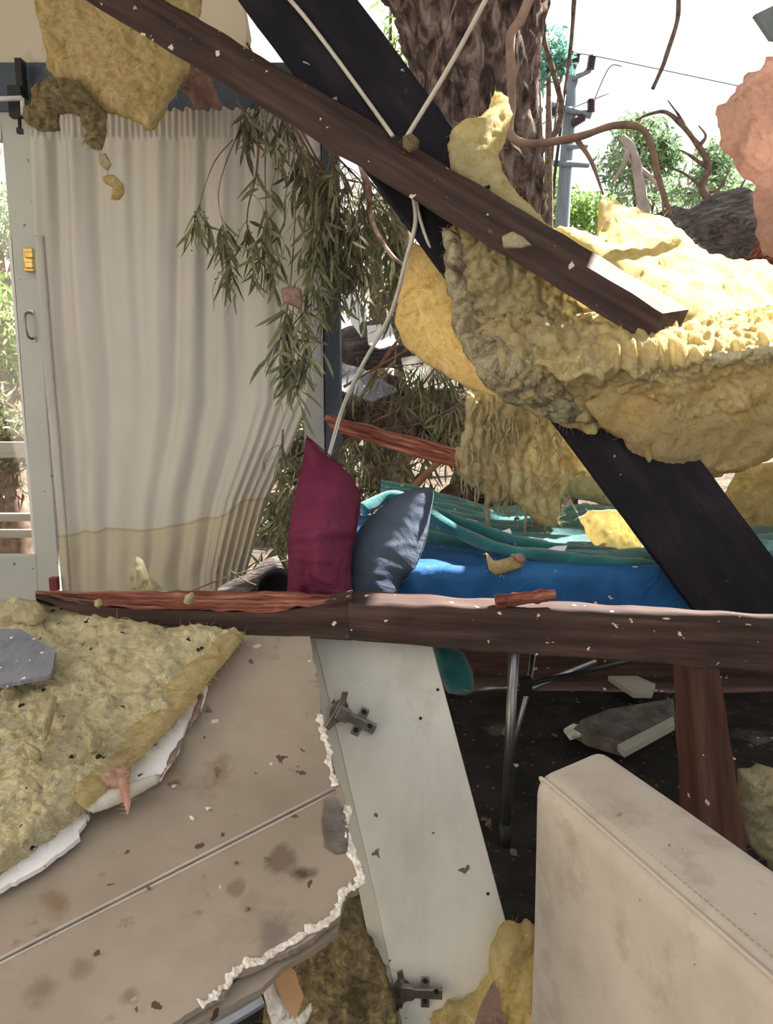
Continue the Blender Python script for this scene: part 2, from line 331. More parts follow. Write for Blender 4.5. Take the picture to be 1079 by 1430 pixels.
M['bark'] = nmat('furrowed_gum_bark', [(.022, .015, .014), (.11, .072, .060), (.26, .18, .15), (.42, .33, .28)], pos=[.34, .47, .58, .7], scale=5, stretch=(3, 3, 1.2), bump=1, bscale=6, bdist=.10, rough=.95, dist=1.0)
M['greybark'] = nmat('grey_ridged_bark', [(.05, .045, .045), (.18, .15, .15), (.36, .32, .32)], scale=6, stretch=(1, 6, 6), bump=1, bscale=8, bdist=.05, rough=.95, dist=1)
M['pole'] = nmat('grey_power_pole', [(.14, .18, .21), (.22, .26, .30)], scale=4, stretch=(5, 5, .5), bump=.1, rough=.9)
M['insul'] = nmat('brown_porcelain', [(.05, .03, .035), (.09, .055, .06)], bump=0, rough=.3)
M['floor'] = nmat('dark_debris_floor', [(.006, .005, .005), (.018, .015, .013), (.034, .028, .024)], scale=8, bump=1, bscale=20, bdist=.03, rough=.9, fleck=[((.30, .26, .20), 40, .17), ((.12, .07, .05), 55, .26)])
M['ground'] = nmat('leaf_litter_ground', [(.03, .022, .016), (.085, .062, .045), (.18, .14, .10)], scale=5, bump=1, bscale=14, bdist=.06, rough=.95, detail=10)
M['paper'] = nmat('brown_kraft_paper', [(.34, .19, .09), (.48, .30, .16)], scale=7, bump=.3, rough=.8)
M['foil'] = nmat('grey_metal_channel', [(.32, .34, .38), (.46, .48, .52)], scale=7, bump=.15, rough=.4, metal=.5)
M['felt'] = nmat('blue_grey_felt', [(.13, .14, .17), (.21, .22, .26)], scale=30, bump=.6, bscale=160, bdist=.004, rough=.95, fleck=[((.6, .6, .6), 90, .3)], stretch=(1, .4, 1))
M['fence'] = nmat('weathered_paling', [(.30, .27, .22), (.44, .40, .34)], scale=3, stretch=(1, 8, 8), bump=.3, rough=.9)
M['white_sheet'] = nmat('white_painted_metal', [(.62, .62, .62), (.76, .76, .77)], bump=.1, rough=.6)
M['glass'] = glass('window_glass')
M['greypiece'] = nmat('dark_grey_backing', [(.07, .06, .055), (.13, .115, .105), (.2, .18, .16)], scale=20, bump=.6, bscale=60, rough=.9)
M['red_plastic'] = nmat('dark_red_plastic', [(.14, .02, .03), (.2, .03, .04)], bump=0, rough=.4)

# ================================================================ SETTING
def wallbox(name, lo, hi, m, kind='structure', parent=None):
    c = (Vector(lo) + Vector(hi)) / 2; d = Vector(hi) - Vector(lo)
    o = MB().box(c, d).build(name, m, parent, smooth=False)
    if parent is None: o['kind'] = kind
    return o
WY = 2.96
# floor of the broken room and the ground outside, gently uneven
def terrain(name, x0, x1, y0, y1, n, z, amp, m):
    vs = []; fs = []
    nx, ny = n
    for j in range(ny + 1):
        for i in range(nx + 1):
            x = x0 + (x1 - x0) * i / nx; y = y0 + (y1 - y0) * j / ny
            vs.append((x, y, z + amp * fb(Vector((x, y, 0)), 1.3, 4)))
    fs = [(j * (nx + 1) + i, j * (nx + 1) + i + 1, (j + 1) * (nx + 1) + i + 1, (j + 1) * (nx + 1) + i) for j in range(ny) for i in range(nx)]
    o = obj(name, vs, fs, m); o['kind'] = 'structure'; return o
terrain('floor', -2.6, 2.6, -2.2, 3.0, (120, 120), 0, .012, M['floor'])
terrain('ground', -30, 30, 3.0, 60, (150, 150), -.12, .05, M['ground'])
zt = at(0, 92, WY).z; zb = at(0, 150, WY).z
# cream wall above the door head, with a broken right end
Pw = [(-500, -200), (330, -200), (338, 0), (345, 40), (338, 90), (330, 100), (-500, 100)]
w = plate('wall_back', Pw, WY + .03, .09, M['cream']); w['kind'] = 'structure'
wallbox('trim_1', (-3.2, WY - .03, zt - .16), (-.30, WY + .08, zt), M['bluesteel'])
wallbox('wall_left', (-2.7, -2.2, 0), (-2.6, 3.0, 2.75), M['cream'])
wallbox('ceiling', (-2.6, 1.35, 2.78), (2.6, 2.26, 2.86), M['cream'])  # unseen ceiling remnant, added to keep sun off the foreground
wallbox('shade_ceiling_4', (-2.6, 2.26, 2.78), (.62, 3.1, 2.86), M['cream'])  # unseen piece added to shade the left of the room
wallbox('shade_ceiling_5', (.62, 2.26, 2.78), (1.36, 2.37, 2.86), M['cream'])  # unseen strip added to keep sun off the fallen panel
wallbox('shade_ceiling_6', (.98, 2.37, 2.78), (1.36, 2.66, 2.86), M['cream'])  # unseen strip added to keep sun off the burgundy pillow
wallbox('shade_wall_right', (2.6, -1.0, 0), (2.7, 2.12, 2.86), M['cream'])  # unseen wall added to cut sky light from the right
wallbox('dark_backing_low', (-.25, 3.02, -.1), (3.4, 3.12, .46), M['timber'])  # added dark backing, hides bright ground where dark clutter lies
# glazed door at the left: stiles and bottom rail traced at the wall plane
def door():
    d = thing('door_1', None, None, (-1.9, WY, 0)); d['kind'] = 'structure'
    q = lambda x, y: at(x, y, WY - .02)
    L = lambda pts, name, m, th=.04: plate(name, pts, WY - .02, th, m, d)
    bevel(L([(0, 150), (40, 150), (50, 330), (64, 560), (85, 840), (90, 910), (58, 910), (50, 776), (34, 590), (14, 330)], 'stile', M['frame']), .003)
    bevel(L([(50, 776), (58, 912), (-160, 912), (-150, 776)], 'rail', M['frame']), .003)
    L([(1, 150), (-160, 150), (-160, 195), (2, 195)], 'rail', M['frame'])
    L([(16, 330), (11, 332), (46, 770), (50, 776)], 'glazing_bead', M['white_sheet'], .012)
    plate('glass_pane', [(2, 190), (14, 330), (34, 590), (50, 776), (-150, 776), (-150, 190)], WY + .005, .005, M['glass'], d)
    # pull handle
    h = MB(); h.box(q(42, 436), (.030, .008, .018)); h.box(q(45, 474), (.034, .008, .018)); o = h.build('handle_plate', M['chrome'], d, smooth=False)
    h = MB(); h.tube(smooth_path([q(42, 436), q(42, 440) + Vector((0, -.035, 0)), q(43, 455) + Vector((0, -.045, 0)), q(45, 470) + Vector((0, -.035, 0)), q(45, 474)]), .005); h.build('pull_handle', M['chrome'], d)
    h = MB(); h.box(q(46, 365) + Vector((0, -.025, 0)), (.034, .03, .082)); h.box(q(49, 359) + Vector((0, -.045, 0)), (.030, .016, .02)); h.box(q(49, 373) + Vector((0, -.045, 0)), (.030, .016, .02)); bevel(h.build('brass_latch', M['brass'], d, smooth=False), .002)
door()
# white jamb and blue-grey steel post at the right end of the doorway
def vpost(name, x0, x1, Y, th, z1, m):
    a = at(x0, 560, Y); b = at(x1, 560, Y); return wallbox(name, (a.x, Y, -.1), (b.x, Y + th, z1), m)
vpost('trim_2', 424, 452, 3.02, .10, zt - .1, M['white_sheet'])
vpost('trim_3', 454, 475, 3.0, .12, zt + .2, M['bluesteel'])

# ================================================================ CURTAIN
def curtain():
    t = thing('curtain', 'cream full-length curtain with a brown tide mark near its hem, hanging beside the glazed door', 'curtain', at(240, 150, 2.86))
    Yc = 2.84; nu, nv = 300, 150; vs = []
    lx = [(150, 40), (350, 51), (560, 67), (700, 80), (850, 90)]
    rx = [(150, 440), (350, 436), (500, 432), (560, 430), (620, 408), (700, 372), (800, 344), (850, 340)]
    def ip(tab, y): return float(np.interp(y, [a for a, _ in tab], [b for _, b in tab]))
    for j in range(nv + 1):
        y = 152 + (848 - 152) * j / nv; a = ip(lx, y); b = ip(rx, y)
        for i in range(nu + 1):
            u = i / nu; x = a + (b - a) * u
            v = j / nv
            w1 = u + .06 * noise.noise(Vector((u * 3, v * 1.2, 3)))+ .012 * noise.noise(Vector((u * 9, v * 2, 8)))
            f = math.sin(w1 * 2 * math.pi * 7.5 + 1.6 * noise.noise(Vector((u * 3.3, v * .8, 7)))) * (.017 + .020 * noise.noise(Vector((u * 4, v * .7, 0)))) * (1 - .35 * v)
            f += .5 * math.sin(w1 * 2 * math.pi * 19 + 3 * noise.noise(Vector((u * 5, v * 1.5, 2)))) * .010 * max(0, 1 - v * 1.4)
            if v < .06: f = f * .5 + math.sin(u * 2 * math.pi * 46) * .007
            g = max(0, (u - .72) / .28) * max(0, (v - .35) / .65)      # gathered pleats towards the lower right
            f += math.sin(u * 2 * math.pi * 26 + v * 3 + 3 * noise.noise(Vector((u * 6, v * 2, 4)))) * .024 * g
            f += .02 * fb(Vector((u * 2.5, v * 3, 6)), 1, 3) * v
            if v > .8: f += .018 * noise.noise(Vector((u * 10 + v * 6, v * 9, 1))) * (v - .8) * 5
            ytop = y + 2.5 * math.sin(u * 2 * math.pi * 23) * (1 if j == 0 else 0)
            p = at(x, ytop, Yc); vs.append(p + Vector((0, -f, 0)))
    fs = [(j * (nu + 1) + i, (j + 1) * (nu + 1) + i, (j + 1) * (nu + 1) + i + 1, j * (nu + 1) + i + 1) for j in range(nv) for i in range(nu)]
    m = nmat('cream_curtain_cloth', [(.60, .575, .53), (.66, .635, .59), (.70, .68, .635)], scale=2.5, bump=.25, bscale=220, bdist=.0015, rough=.95, trans=.25, stretch=(1, 1, .5))
    # tide mark: yellowed cloth below an uneven line, with a darker rim
    nt = m.node_tree; N = nt.nodes; Lk = nt.links; bs = N[m['bsdf']]; src = bs.inputs['Base Color'].links[0].from_socket
    g = N.new('ShaderNodeNewGeometry'); sp = N.new('ShaderNodeSeparateXYZ'); Lk.new(g.outputs['Position'], sp.inputs[0])
    nz = N.new('ShaderNodeTexNoise'); nz.inputs['Scale'].default_value = 2.6; nz.inputs['Detail'].default_value = 3; Lk.new(g.outputs['Position'], nz.inputs['Vector'])
    a = N.new('ShaderNodeMath'); a.operation = 'MULTIPLY_ADD'; Lk.new(nz.outputs['Fac'], a.inputs[0]); a.inputs[1].default_value = .22; Lk.new(sp.outputs['Z'], a.inputs[2])
    a2 = N.new('ShaderNodeMath'); a2.operation = 'MULTIPLY_ADD'; Lk.new(sp.outputs['X'], a2.inputs[0]); a2.inputs[1].default_value = -.16; Lk.new(a.outputs[0], a2.inputs[2])
    lvl = at(230, 728, Yc); L0 = lvl.z + .11 - .16 * lvl.x
    cr = N.new('ShaderNodeValToRGB'); mr = N.new('ShaderNodeMapRange'); mr.inputs[1].default_value = L0 - .30; mr.inputs[2].default_value = L0 + .02; Lk.new(a2.outputs[0], mr.inputs[0]); Lk.new(mr.outputs[0], cr.inputs[0])
    e = cr.color_ramp.elements; e[0].position = 0; e[0].color = (.80, .76, .68, 1); e[1].position = 1; e[1].color = (1, 1, 1, 1)
    for ps, c in ((.5, (.92, .87, .76, 1)), (.92, (.94, .89, .76, 1)), (.95, (.74, .63, .44, 1)), (.965, (.99, .98, .96, 1))):
        q = e.new(ps); q.color = c
    mx = N.new('ShaderNodeMix'); mx.data_type = 'RGBA'; mx.blend_type = 'MULTIPLY'; mx.inputs[0].default_value = 1; Lk.new(src, mx.inputs[6]); Lk.new(cr.outputs[0], mx.inputs[7]); Lk.new(mx.outputs[2], bs.inputs['Base Color'])
    for n_ in N:
        if n_.type == 'BSDF_TRANSLUCENT': Lk.new(mx.outputs[2], n_.inputs[0])
    o = obj('cloth', vs, fs, m, t); s = o.modifiers.new('s', 'SOLIDIFY'); s.thickness = .002
    # side hem: a doubled strip on the left edge
    hv = []
    for j in range(nv + 1):
        y = 330 + (846 - 330) * j / nv
        for k in range(4):
            x = ip(lx, y) + 1 + k * 4.0; jj = int((y - 152) / 696 * nv); f = vs[min(jj, nv) * (nu + 1) + int(k * 4.0 / 370 * nu)].y
            hv.append(at(x, y, Yc) + Vector((0, f - Yc - .004 - .003 * noise.noise(Vector((0, k, y * .1))), 0)))
    hf = [(j * 4 + i, (j + 1) * 4 + i, (j + 1) * 4 + i + 1, j * 4 + i + 1) for j in range(nv) for i in range(3)]
    o = obj('side_hem', hv, hf, m, t); s = o.modifiers.new('s', 'SOLIDIFY'); s.thickness = .003
curtain()
r = MB(); r.tube([at(-60, 140, 2.80), at(31, 137, 2.80)], .008); r.tube([at(31, 137, 2.80), at(32, 160, 2.84)], .007)
meta(r.build('curtain_rod', M['white_sheet']), 'thin white rod end projecting at the top left above the door stile', 'rod')
r = thing('door_bolt', 'black sliding bolt and bracket hanging below the blue header at top left', 'bolt', at(20, 120, 2.9))
MB().box(at(23, 143, 2.86), (.045, .03, .10)).build('bracket', M['black'], r, smooth=False)
MB().box(at(30, 110, 2.88), (.022, .04, .12)).build('bracket_arm', M['black'], r, smooth=False)
MB().tube([at(27, 160, 2.86), at(28, 185, 2.86)], .006).build('bolt_pin', M['black'], r); MB().box(at(28, 183, 2.86), (.018, .018, .018)).build('bolt_tip', M['black'], r, smooth=False)
b = MB().box(at(76, 815, 2.80), (.030, .03, .05)).build('wedge', M['red_plastic'], smooth=False); bevel(b, .003); meta(b, 'small dark red plastic block at the foot of the curtain edge', 'block')

# ================================================================ TIMBERS
DB = [at(200, -5, 2.02), at(925, 437, 1.80), at(108, -6, 2.02), at(905, 480, 1.80)]
o = timber('ceiling_joist', DB[0], DB[1], DB[2] , DB[3], M['timber_top'], c0=at(208, -14, 2.075), c1=at(962, 432, 1.87), n=70, rag=.002)
meta(o, 'brown-black joist slanting from top left down across the frame, bolted near its upper end', 'timber')
for i, (x, y) in enumerate([(190, 14), (207, 30), (236, 47)]):
    c = DB[0].lerp(DB[1], (x - 200) / 725) ; c = at(x, y, c.y - .003)
    mb = MB(); ring = [c + Vector((.0085 * math.cos(a), 0, .0085 * math.sin(a))) for a in [k * math.pi / 6 for k in range(12)]]
    mb.prism(ring, (0, -.005, 0)); ring = [c + Vector((.005 * math.cos(a), -.005, .005 * math.sin(a))) for a in [k * math.pi / 3 for k in range(6)]]; mb.prism(ring, (0, -.004, 0))
    bo = mb.build('bolt_head', M['chrome'], smooth=False); meta(bo, ['topmost of the three steel bolt heads on the slanting joist', 'middle one of the three steel bolt heads on the slanting joist', 'lowest of the three steel bolt heads on the slanting joist'][i], 'bolt', 'bolt heads on the slanting joist')
BY = 2.16
BB = lambda y: 2.12 - (y + 20) / 900 * .30
o = timber('fascia_board', at(331 - 15, -20, 2.12), at(985, 880, 1.82), at(493 - 15, -20, 2.12), at(1147, 880, 1.82), M['board'], depth=.03, n=60, rag=.001)
meta(o, 'wide blackened board running diagonally behind the slanting joist and down to the right', 'board')
# long fallen beam
LB = dict(a0=at(250, 843, 1.52), a1=at(1150, 880, 1.42), b0=at(250, 878, 1.52), b1=at(1150, 946, 1.42))
b_ = thing('fallen_beam', 'long dark beam lying level across the frame, its left end split open red', 'timber', at(600, 900, 1.5))
timber('beam_body', at(487, 843, 1.502), at(1150, 880, 1.42), at(487, 895, 1.502), at(1150, 946, 1.42), M['timber_top'], b_, c0=at(487, 824, 1.585), c1=at(1150, 861, 1.50), n=80, rag=.0025)
def splinter():
    # tapering split end: red torn face above, dark old face below
    top, mid, bot = [], [], []
    T_ = [(50, 828), (100, 828), (200, 828), (300, 828), (400, 829), (492, 832)]
    Md = [(52, 832), (95, 842), (160, 850), (250, 853), (330, 856), (400, 853), (450, 847), (492, 838)]
    Bt = [(52, 836), (95, 852), (160, 866), (250, 877), (330, 884), (400, 889), (492, 895)]
    ip = lambda t, x: float(np.interp(x, [a for a, _ in t], [b for _, b in t]))
    red = MB(); n = 130; nk = 10; vs = []
    for i in range(n + 1):
        x = 50 + (492 - 50) * i / n; yt = ip(T_, x) + 1.6 * noise.noise(Vector((x * .05, 0, 0))) ; ym = ip(Md, x) + 2.5 * noise.noise(Vector((x * .06, 4, 0)))
        for k in range(nk + 1):
            u = k / nk; y = yt + (ym - yt) * u; Yd = 1.585 - .085 * u
            p = at(x, y, Yd); p += Vector((0, -.3, 1)) * (.006 * (1 - 2 * abs(noise.noise(Vector((x * .012, u * 5, 1))))) + .003 * noise.noise(Vector((x * .03, u * 14, 5))))
            vs.append(p)
        for k in range(1, 3):
            p = at(x, yt, 1.585) + Vector((0, .0, -.02 * k)); vs.append(p)
    kk = nk + 3; fs = [(i * kk + k, (i + 1) * kk + k, (i + 1) * kk + (k + 1) % kk, i * kk + (k + 1) % kk) for i in range(n) for k in range(kk)]
    fs += [tuple(range(kk)), tuple(n * kk + k for k in range(kk))]
    X = (at(492, 840, 1.55) - at(50, 830, 1.55)).normalized(); Z = Vector((0, 0, 1)); Z = (Z - X * X.dot(Z)).normalized(); Yv = Z.cross(X)
    o = obj('split_face', vs, fs, M['split'], b_, basis=Matrix((X, Yv, Z)).transposed(), smooth=False); recalc(o); o['label'] = 'red splintered wood of the split end'
    vs = []
    for i in range(n + 1):
        x = 51 + (491 - 51) * i / n; ym = ip(Md, x) - 1; yb = ip(Bt, x)
        A = at(x, ym, 1.503); B = at(x, yb, 1.503)
        dd = Vector((0, .075, .0)) * min(1, (x - 45) / 60)
        for k in range(4): vs.append(A.lerp(B, k / 3) + Vector((0, .002 * noise.noise(A * 30), 0)))
        vs += [B + dd, A + dd]
    fs = [(i * 6 + k, (i + 1) * 6 + k, (i + 1) * 6 + (k + 1) % 6, i * 6 + (k + 1) % 6) for i in range(n) for k in range(6)] + [tuple(range(6)), tuple(n * 6 + k for k in range(6))]
    o = obj('beam_underside', vs, fs, M['timber_top'], b_, basis=Matrix((X, Yv, Z)).transposed(), smooth=False); recalc(o)
splinter()
o = timber('broken_post', at(962, 925, 1.66), at(984, 1195, 1.62), at(1003, 925, 1.66), at(1046, 1195, 1.62), M['timber_plain'], c0=at(940, 925, 1.72), c1=at(950, 1195, 1.68), n=30, rag=.002)
meta(o, 'short brown post standing under the right end of the fallen beam, behind the suede sofa', 'timber')
o = timber('split_slat', at(457, 580, 2.86), at(650, 634, 2.70), at(459, 600, 2.86), at(646, 658, 2.70), M['split'], depth=.05, n=60, rag=.004, ends=(.03, .03), bev=0)
meta(o, 'splintered orange-red timber length sticking out above the two pillows', 'timber')
# chunk of broken wood on the beam
ck = MB(); n = 14
pts = smooth_path([at(692, 842, 1.50), at(730, 836, 1.50), at(775, 830, 1.50)], 7)
ck.tube(pts, .016, .011, 9, .5, 60); X = (pts[-1] - pts[0]).normalized(); Z = Vector((0, 0, 1)); Z = (Z - X * X.dot(Z)).normalized()
o = ck.build('wood_chunk', M['split'], smooth=False, basis=Matrix((X, Z.cross(X), Z)).transposed()); meta(o, 'short splintered chunk of reddish wood lying on top of the fallen beam', 'wood')
o = blob('paint_flake', [(700, 330), (715, 323), (730, 330), (742, 342), (728, 347), (703, 347)], 1.80, .004, 8, M['wool_pale'], 3); meta(o, 'pale crust of dried foam stuck on the lower face of the slanting joist', 'flake')

# ---------------------------------------------------------------- cords
def cord(pts, r, label, name='cable', m=None, cat='cable', n=8):
    o = MB().tube(smooth_path([at(*p) for p in pts], n), r, seg=8).build(name, m or M['cord']); return meta(o, label, cat)
cord([(682, -8, 1.88), (630, 88, 1.9), (566, 194, 1.93)], .0055, 'stiff pale rod standing up from the joist towards the top of the frame', 'support_rod', cat='rod')
cord([(398, -8, 2.06), (428, 27, 2.06), (467, 78, 2.05), (518, 148, 2.02), (548, 190, 1.94)], .0052, 'pale cable running down over the blackened board to the joist', 'cable')
cord([(577, 270, 1.97), (580, 311, 1.97), (568, 358, 1.98), (553, 416, 2.05), (538, 453, 2.1), (501, 519, 2.2), (476, 576, 2.3), (458, 640, 2.35)], .0056, 'grey cable sagging from the joist down to the pillows')
cord([(579, 272, 1.97), (588, 311, 1.97), (602, 350, 1.97), (619, 385, 1.98)], .0042, 'short grey cable loop against the blackened board under the joist')
kn = blob('knot', [(562, 190), (575, 186), (586, 196), (584, 208), (572, 214), (562, 206)], 1.90, .014, 8, M['wool_dirty_shaded'], 3, amp2=.004); meta(kn, 'frayed pale knot of string where the rod meets the joist', 'knot')

# ================================================================ FIRST LARGE PIECES: panel, cabinet door, sofa
PY = planeY((0, 890, 1.50), (1000, 890, 1.50), (500, 1478, .747))
PYo = lambda x, y: PY(x, y)
pan = thing('ceiling_panel', 'fallen beige ceiling panel with a double joint line and torn white right edge', 'panel', at(200, 1300, 1.0))
Pp = [(345, 884), (432, 888), (440, 930), (450, 1000), (458, 1040), (466, 1070), (470, 1090), (480, 1108), (485, 1160), (493, 1200), (503, 1228), (500, 1240), (480, 1250), (474, 1280), (450, 1296), (425, 1318), (385, 1335), (352, 1352), (325, 1362), (312, 1388), (280, 1405), (240, 1428), (150, 1478), (-60, 1478), (-60, 1290), (-20, 1200), (60, 1100), (200, 960), (300, 900)]
m = nmat('stained_beige_board', [(.20, .162, .128), (.262, .216, .175), (.305, .255, .21)], scale=3, bump=.12, bscale=60, bdist=.003, rough=.75, spots=[((.17, .125, .085), 5, .56, .74), ((.13, .09, .06), 17, .62, .74), ((.34, .29, .24), 2.5, .55, .8)], fleck=[((.08, .05, .035), 30, .21), ((.55, .47, .4), 26, .17)],
    patches=[(at(425, 1222, PY(0, 1222)), .018, (.045, .030, .022), .9), (at(395, 1200, PY(0, 1200)), .022, (.10, .065, .045), .7), (at(330, 1240, PY(0, 1240)), .012, (.12, .08, .055), .6), (at(250, 1080, PY(0, 1080)), .028, (.22, .16, .11), .7), (at(400, 1290, PY(0, 1290)), .03, (.17, .14, .11), .6), (at(80, 1260, PY(0, 1260)), .025, (.16, .10, .055), .7), (at(60, 1380, PY(0, 1380)), .025, (.13, .09, .06), .6), (at(180, 1390, PY(0, 1390)), .015, (.12, .085, .06), .6), (at(390, 1300, PY(0, 1300)), .035, (.12, .10, .085), .6), (at(110, 1350, PY(0, 1350)), .018, (.15, .10, .065), .6), (at(300, 1075, PY(0, 1075)), .03, (.17, .12, .085), .7)])
plate('board_face', Pp, PY, .011, m, pan, edge=3, seed=2)
# joint line: two raised beads
for k, dy in enumerate((-3.5, 4)):
    q = [(-60 + 528 * i / 20, 1373 + dy - 270 * i / 20) for i in range(21)]
    MB().tube([at(x, y, PY(x, y)) for x, y in q], .0022, seg=6).build('joint_bead', M['suede'], pan)
q = [(-60 + 528 * i / 20, 1373 - 270 * i / 20) for i in range(21)]
MB().tube([at(x, y, PY(x, y)) for x, y in q], .0012, seg=6).build('joint_groove', M['greypiece'], pan)
def torn(path, wpx, name, parent, m, Yf, off=-.002, seed=0):
    P = [Vector((x, y, 0)) for x, y in path]; P = smooth_path(P, 5); up = []; dn = []
    for i, p in enumerate(P):
        t = (P[min(i + 1, len(P) - 1)] - P[max(i - 1, 0)]).normalized(); nn = Vector((-t.y, t.x, 0))
        w1 = wpx * (.6 + .8 * abs(noise.noise(Vector((i * .35, seed, 0)))))
        w1 *= random.uniform(.6, 1.3); up.append(tuple((p + nn * w1)[:2])); dn.append(tuple((p - nn * wpx * .45 * (.5 + abs(noise.noise(Vector((i * .5, seed + 5, 0))))))[:2]))
    return blob(name, up + dn[::-1], lambda x, y: Yf(x, y) + off, .0018, 5, m, 1.8, amp=.002, freq=60, amp2=.0022, freq2=170, parent=parent, edge=6, seed=seed)
torn([(447, 995), (453, 1020), (460, 1045), (463, 1075), (470, 1098)], 11, 'torn_edge', pan, M['chalk'], PY, seed=1)
torn([(486, 1125), (487, 1160), (496, 1195), (503, 1225), (497, 1240), (480, 1247), (474, 1270), (455, 1290), (428, 1306), (395, 1325), (360, 1345), (335, 1352), (318, 1375), (300, 1392), (280, 1405)], 12, 'torn_edge', pan, M['chalk'], PY, seed=2)
plate('exposed_backing', [(452, 1118), (466, 1113), (480, 1130), (487, 1160), (485, 1190), (468, 1192), (454, 1182), (449, 1150)], lambda x, y: PY(x, y) - .004, .003, M['greypiece'], pan, edge=2)
plate('panel_rear_layer', [(335, 1366), (420, 1326), (470, 1285), (480, 1255), (470, 1300), (440, 1325), (395, 1350), (365, 1380), (290, 1420), (255, 1440), (240, 1430)], lambda x, y: PY(x, y) + .018, .012, m, pan, edge=2)

# white plaster strips and rolled edge on the panel
o = plate('plasterboard_scrap', [(280, 950), (289, 958), (280, 990), (263, 1003), (250, 1045), (236, 1066), (224, 1085), (195, 1096), (150, 1104), (110, 1112), (150, 1040), (240, 960)], lambda x, y: PY(x, y) - .022, .008, M['white_board'], edge=1.5, seed=4); meta(o, 'white plasterboard scrap poking out from under the yellow batt, with a ragged pinkish edge', 'plasterboard')
torn([(286, 955), (275, 995), (262, 1020), (246, 1050), (232, 1075), (222, 1086)], 4, 'torn_edge', None, M['wool_pinkdull'], PY, off=-.026, seed=6)
e = bpy.data.objects['torn_edge.002']; loc = e.location - o.location; e.parent = o; e.location = loc; e['label'] = 'ragged pinkish paper edge'
o = blob('paper_roll', [(105, 1112), (112, 1104), (150, 1100), (190, 1092), (226, 1080), (222, 1092), (180, 1115), (150, 1128), (128, 1134), (112, 1126)], lambda x, y: PY(x, y) - .04, .012, 14, M['cab_edge'], 3); meta(o, 'curled grey-beige strip of lining paper lying below the pink wool wisp', 'paper')
o = plate('plasterboard_strip', [(105, 1132), (124, 1138), (110, 1160), (112, 1170), (85, 1190), (50, 1215), (20, 1230), (-20, 1256), (-20, 1215), (50, 1178)], lambda x, y: PY(x, y) - .02, .008, M['white_board'], edge=3, seed=8); meta(o, 'long white torn plasterboard strip along the lower edge of the yellow batt at far left', 'plasterboard')

# cabinet door
CY_ = planeY((430, 870, 1.585), (600, 870, 1.585), (600, 1452, 1.285))
cabd = thing('cabinet_door', 'off-white cabinet door with two concealed hinges, leaning under the fallen beam', 'cabinet door', at(640, 1420, 1.35))
fr = [(430, 868), (597, 868), (736, 1400), (750, 1452), (566, 1452)]
o = plate('door_face', [(433, 868), (595, 868), (604, 904), (709, 1298), (750, 1452), (566, 1460), (524, 1252), (476, 1046)], CY_, .016, M['cabinet'], cabd); bevel(o, .002)
o = plate('edge_band', [(420, 868), (433, 868), (476, 1046), (524, 1252), (566, 1460), (549, 1460), (510, 1290), (470, 1090)], lambda x, y: CY_(x, y) + .004, .013, M['cab_edge'], cabd)
def hinge(cx, cy, ang, parent):
    Y0 = CY_(cx, cy) - .004; s = Y0 / F / CP
    def q(u, v, d=0):
        a = R(ang); return at(cx + u * math.cos(a) - v * math.sin(a), cy + u * math.sin(a) + v * math.cos(a), Y0 - d)
    h = MB(); ring = [q(-22 + 12 * math.cos(k * math.pi / 12), 17 * math.sin(k * math.pi / 12)) for k in range(24)]; h.prism(ring, (0, -.004, 0)); cup = h.build('hinge', M['chrome'], parent, smooth=False)
    def pr(pts, d0, th, nm, mt):
        mb = MB(); mb.prism([q(u, v, d0) for u, v in pts], (0, -th, 0)); o = mb.build(nm, mt, cup, smooth=False); recalc(o); bevel(o, .0012, 2); return o
    pr([(-30, -26), (-22, -30), (-17, -8), (-17, 8), (-22, 30), (-30, 27), (-27, 8), (-27, -8)], .004, .004, 'cup_flange', M['chrome'])
    pr([(-24, -10), (-8, -9), (-4, -6), (-4, 6), (-8, 9), (-24, 10)], .008, .012, 'hinge_knuckle', M['chrome'])
    pr([(-6, -6), (34, -7), (34, 7), (-6, 6)], .010, .010, 'hinge_arm', M['chrome'])
    pr([(4, -20), (16, -20), (17, 20), (5, 20)], .004, .007, 'mounting_plate', M['chrome'])
    for u, v in ((10, -14), (11, 14), (26, 0)):
        mb = MB(); mb.prism([q(u + 3.5 * math.cos(k * math.pi / 6), v + 3.5 * math.sin(k * math.pi / 6), .011 if v else .02) for k in range(12)], (0, -.002, 0)); mb.build('screw', M['black'], cup, smooth=False)
hinge(493, 1002, 26, cabd); hinge(583, 1383, 2, cabd)
for x, y in ((611, 963), (587, 1003), (681, 1248)):
    mb = MB(); mb.prism([at(x + 2.2 * math.cos(k * math.pi / 5), y + 2.2 * math.sin(k * math.pi / 5), CY_(x, y) - .0005) for k in range(10)], (0, -.0012, 0)); mb.build('screw_hole', M['black'], cabd, smooth=False)

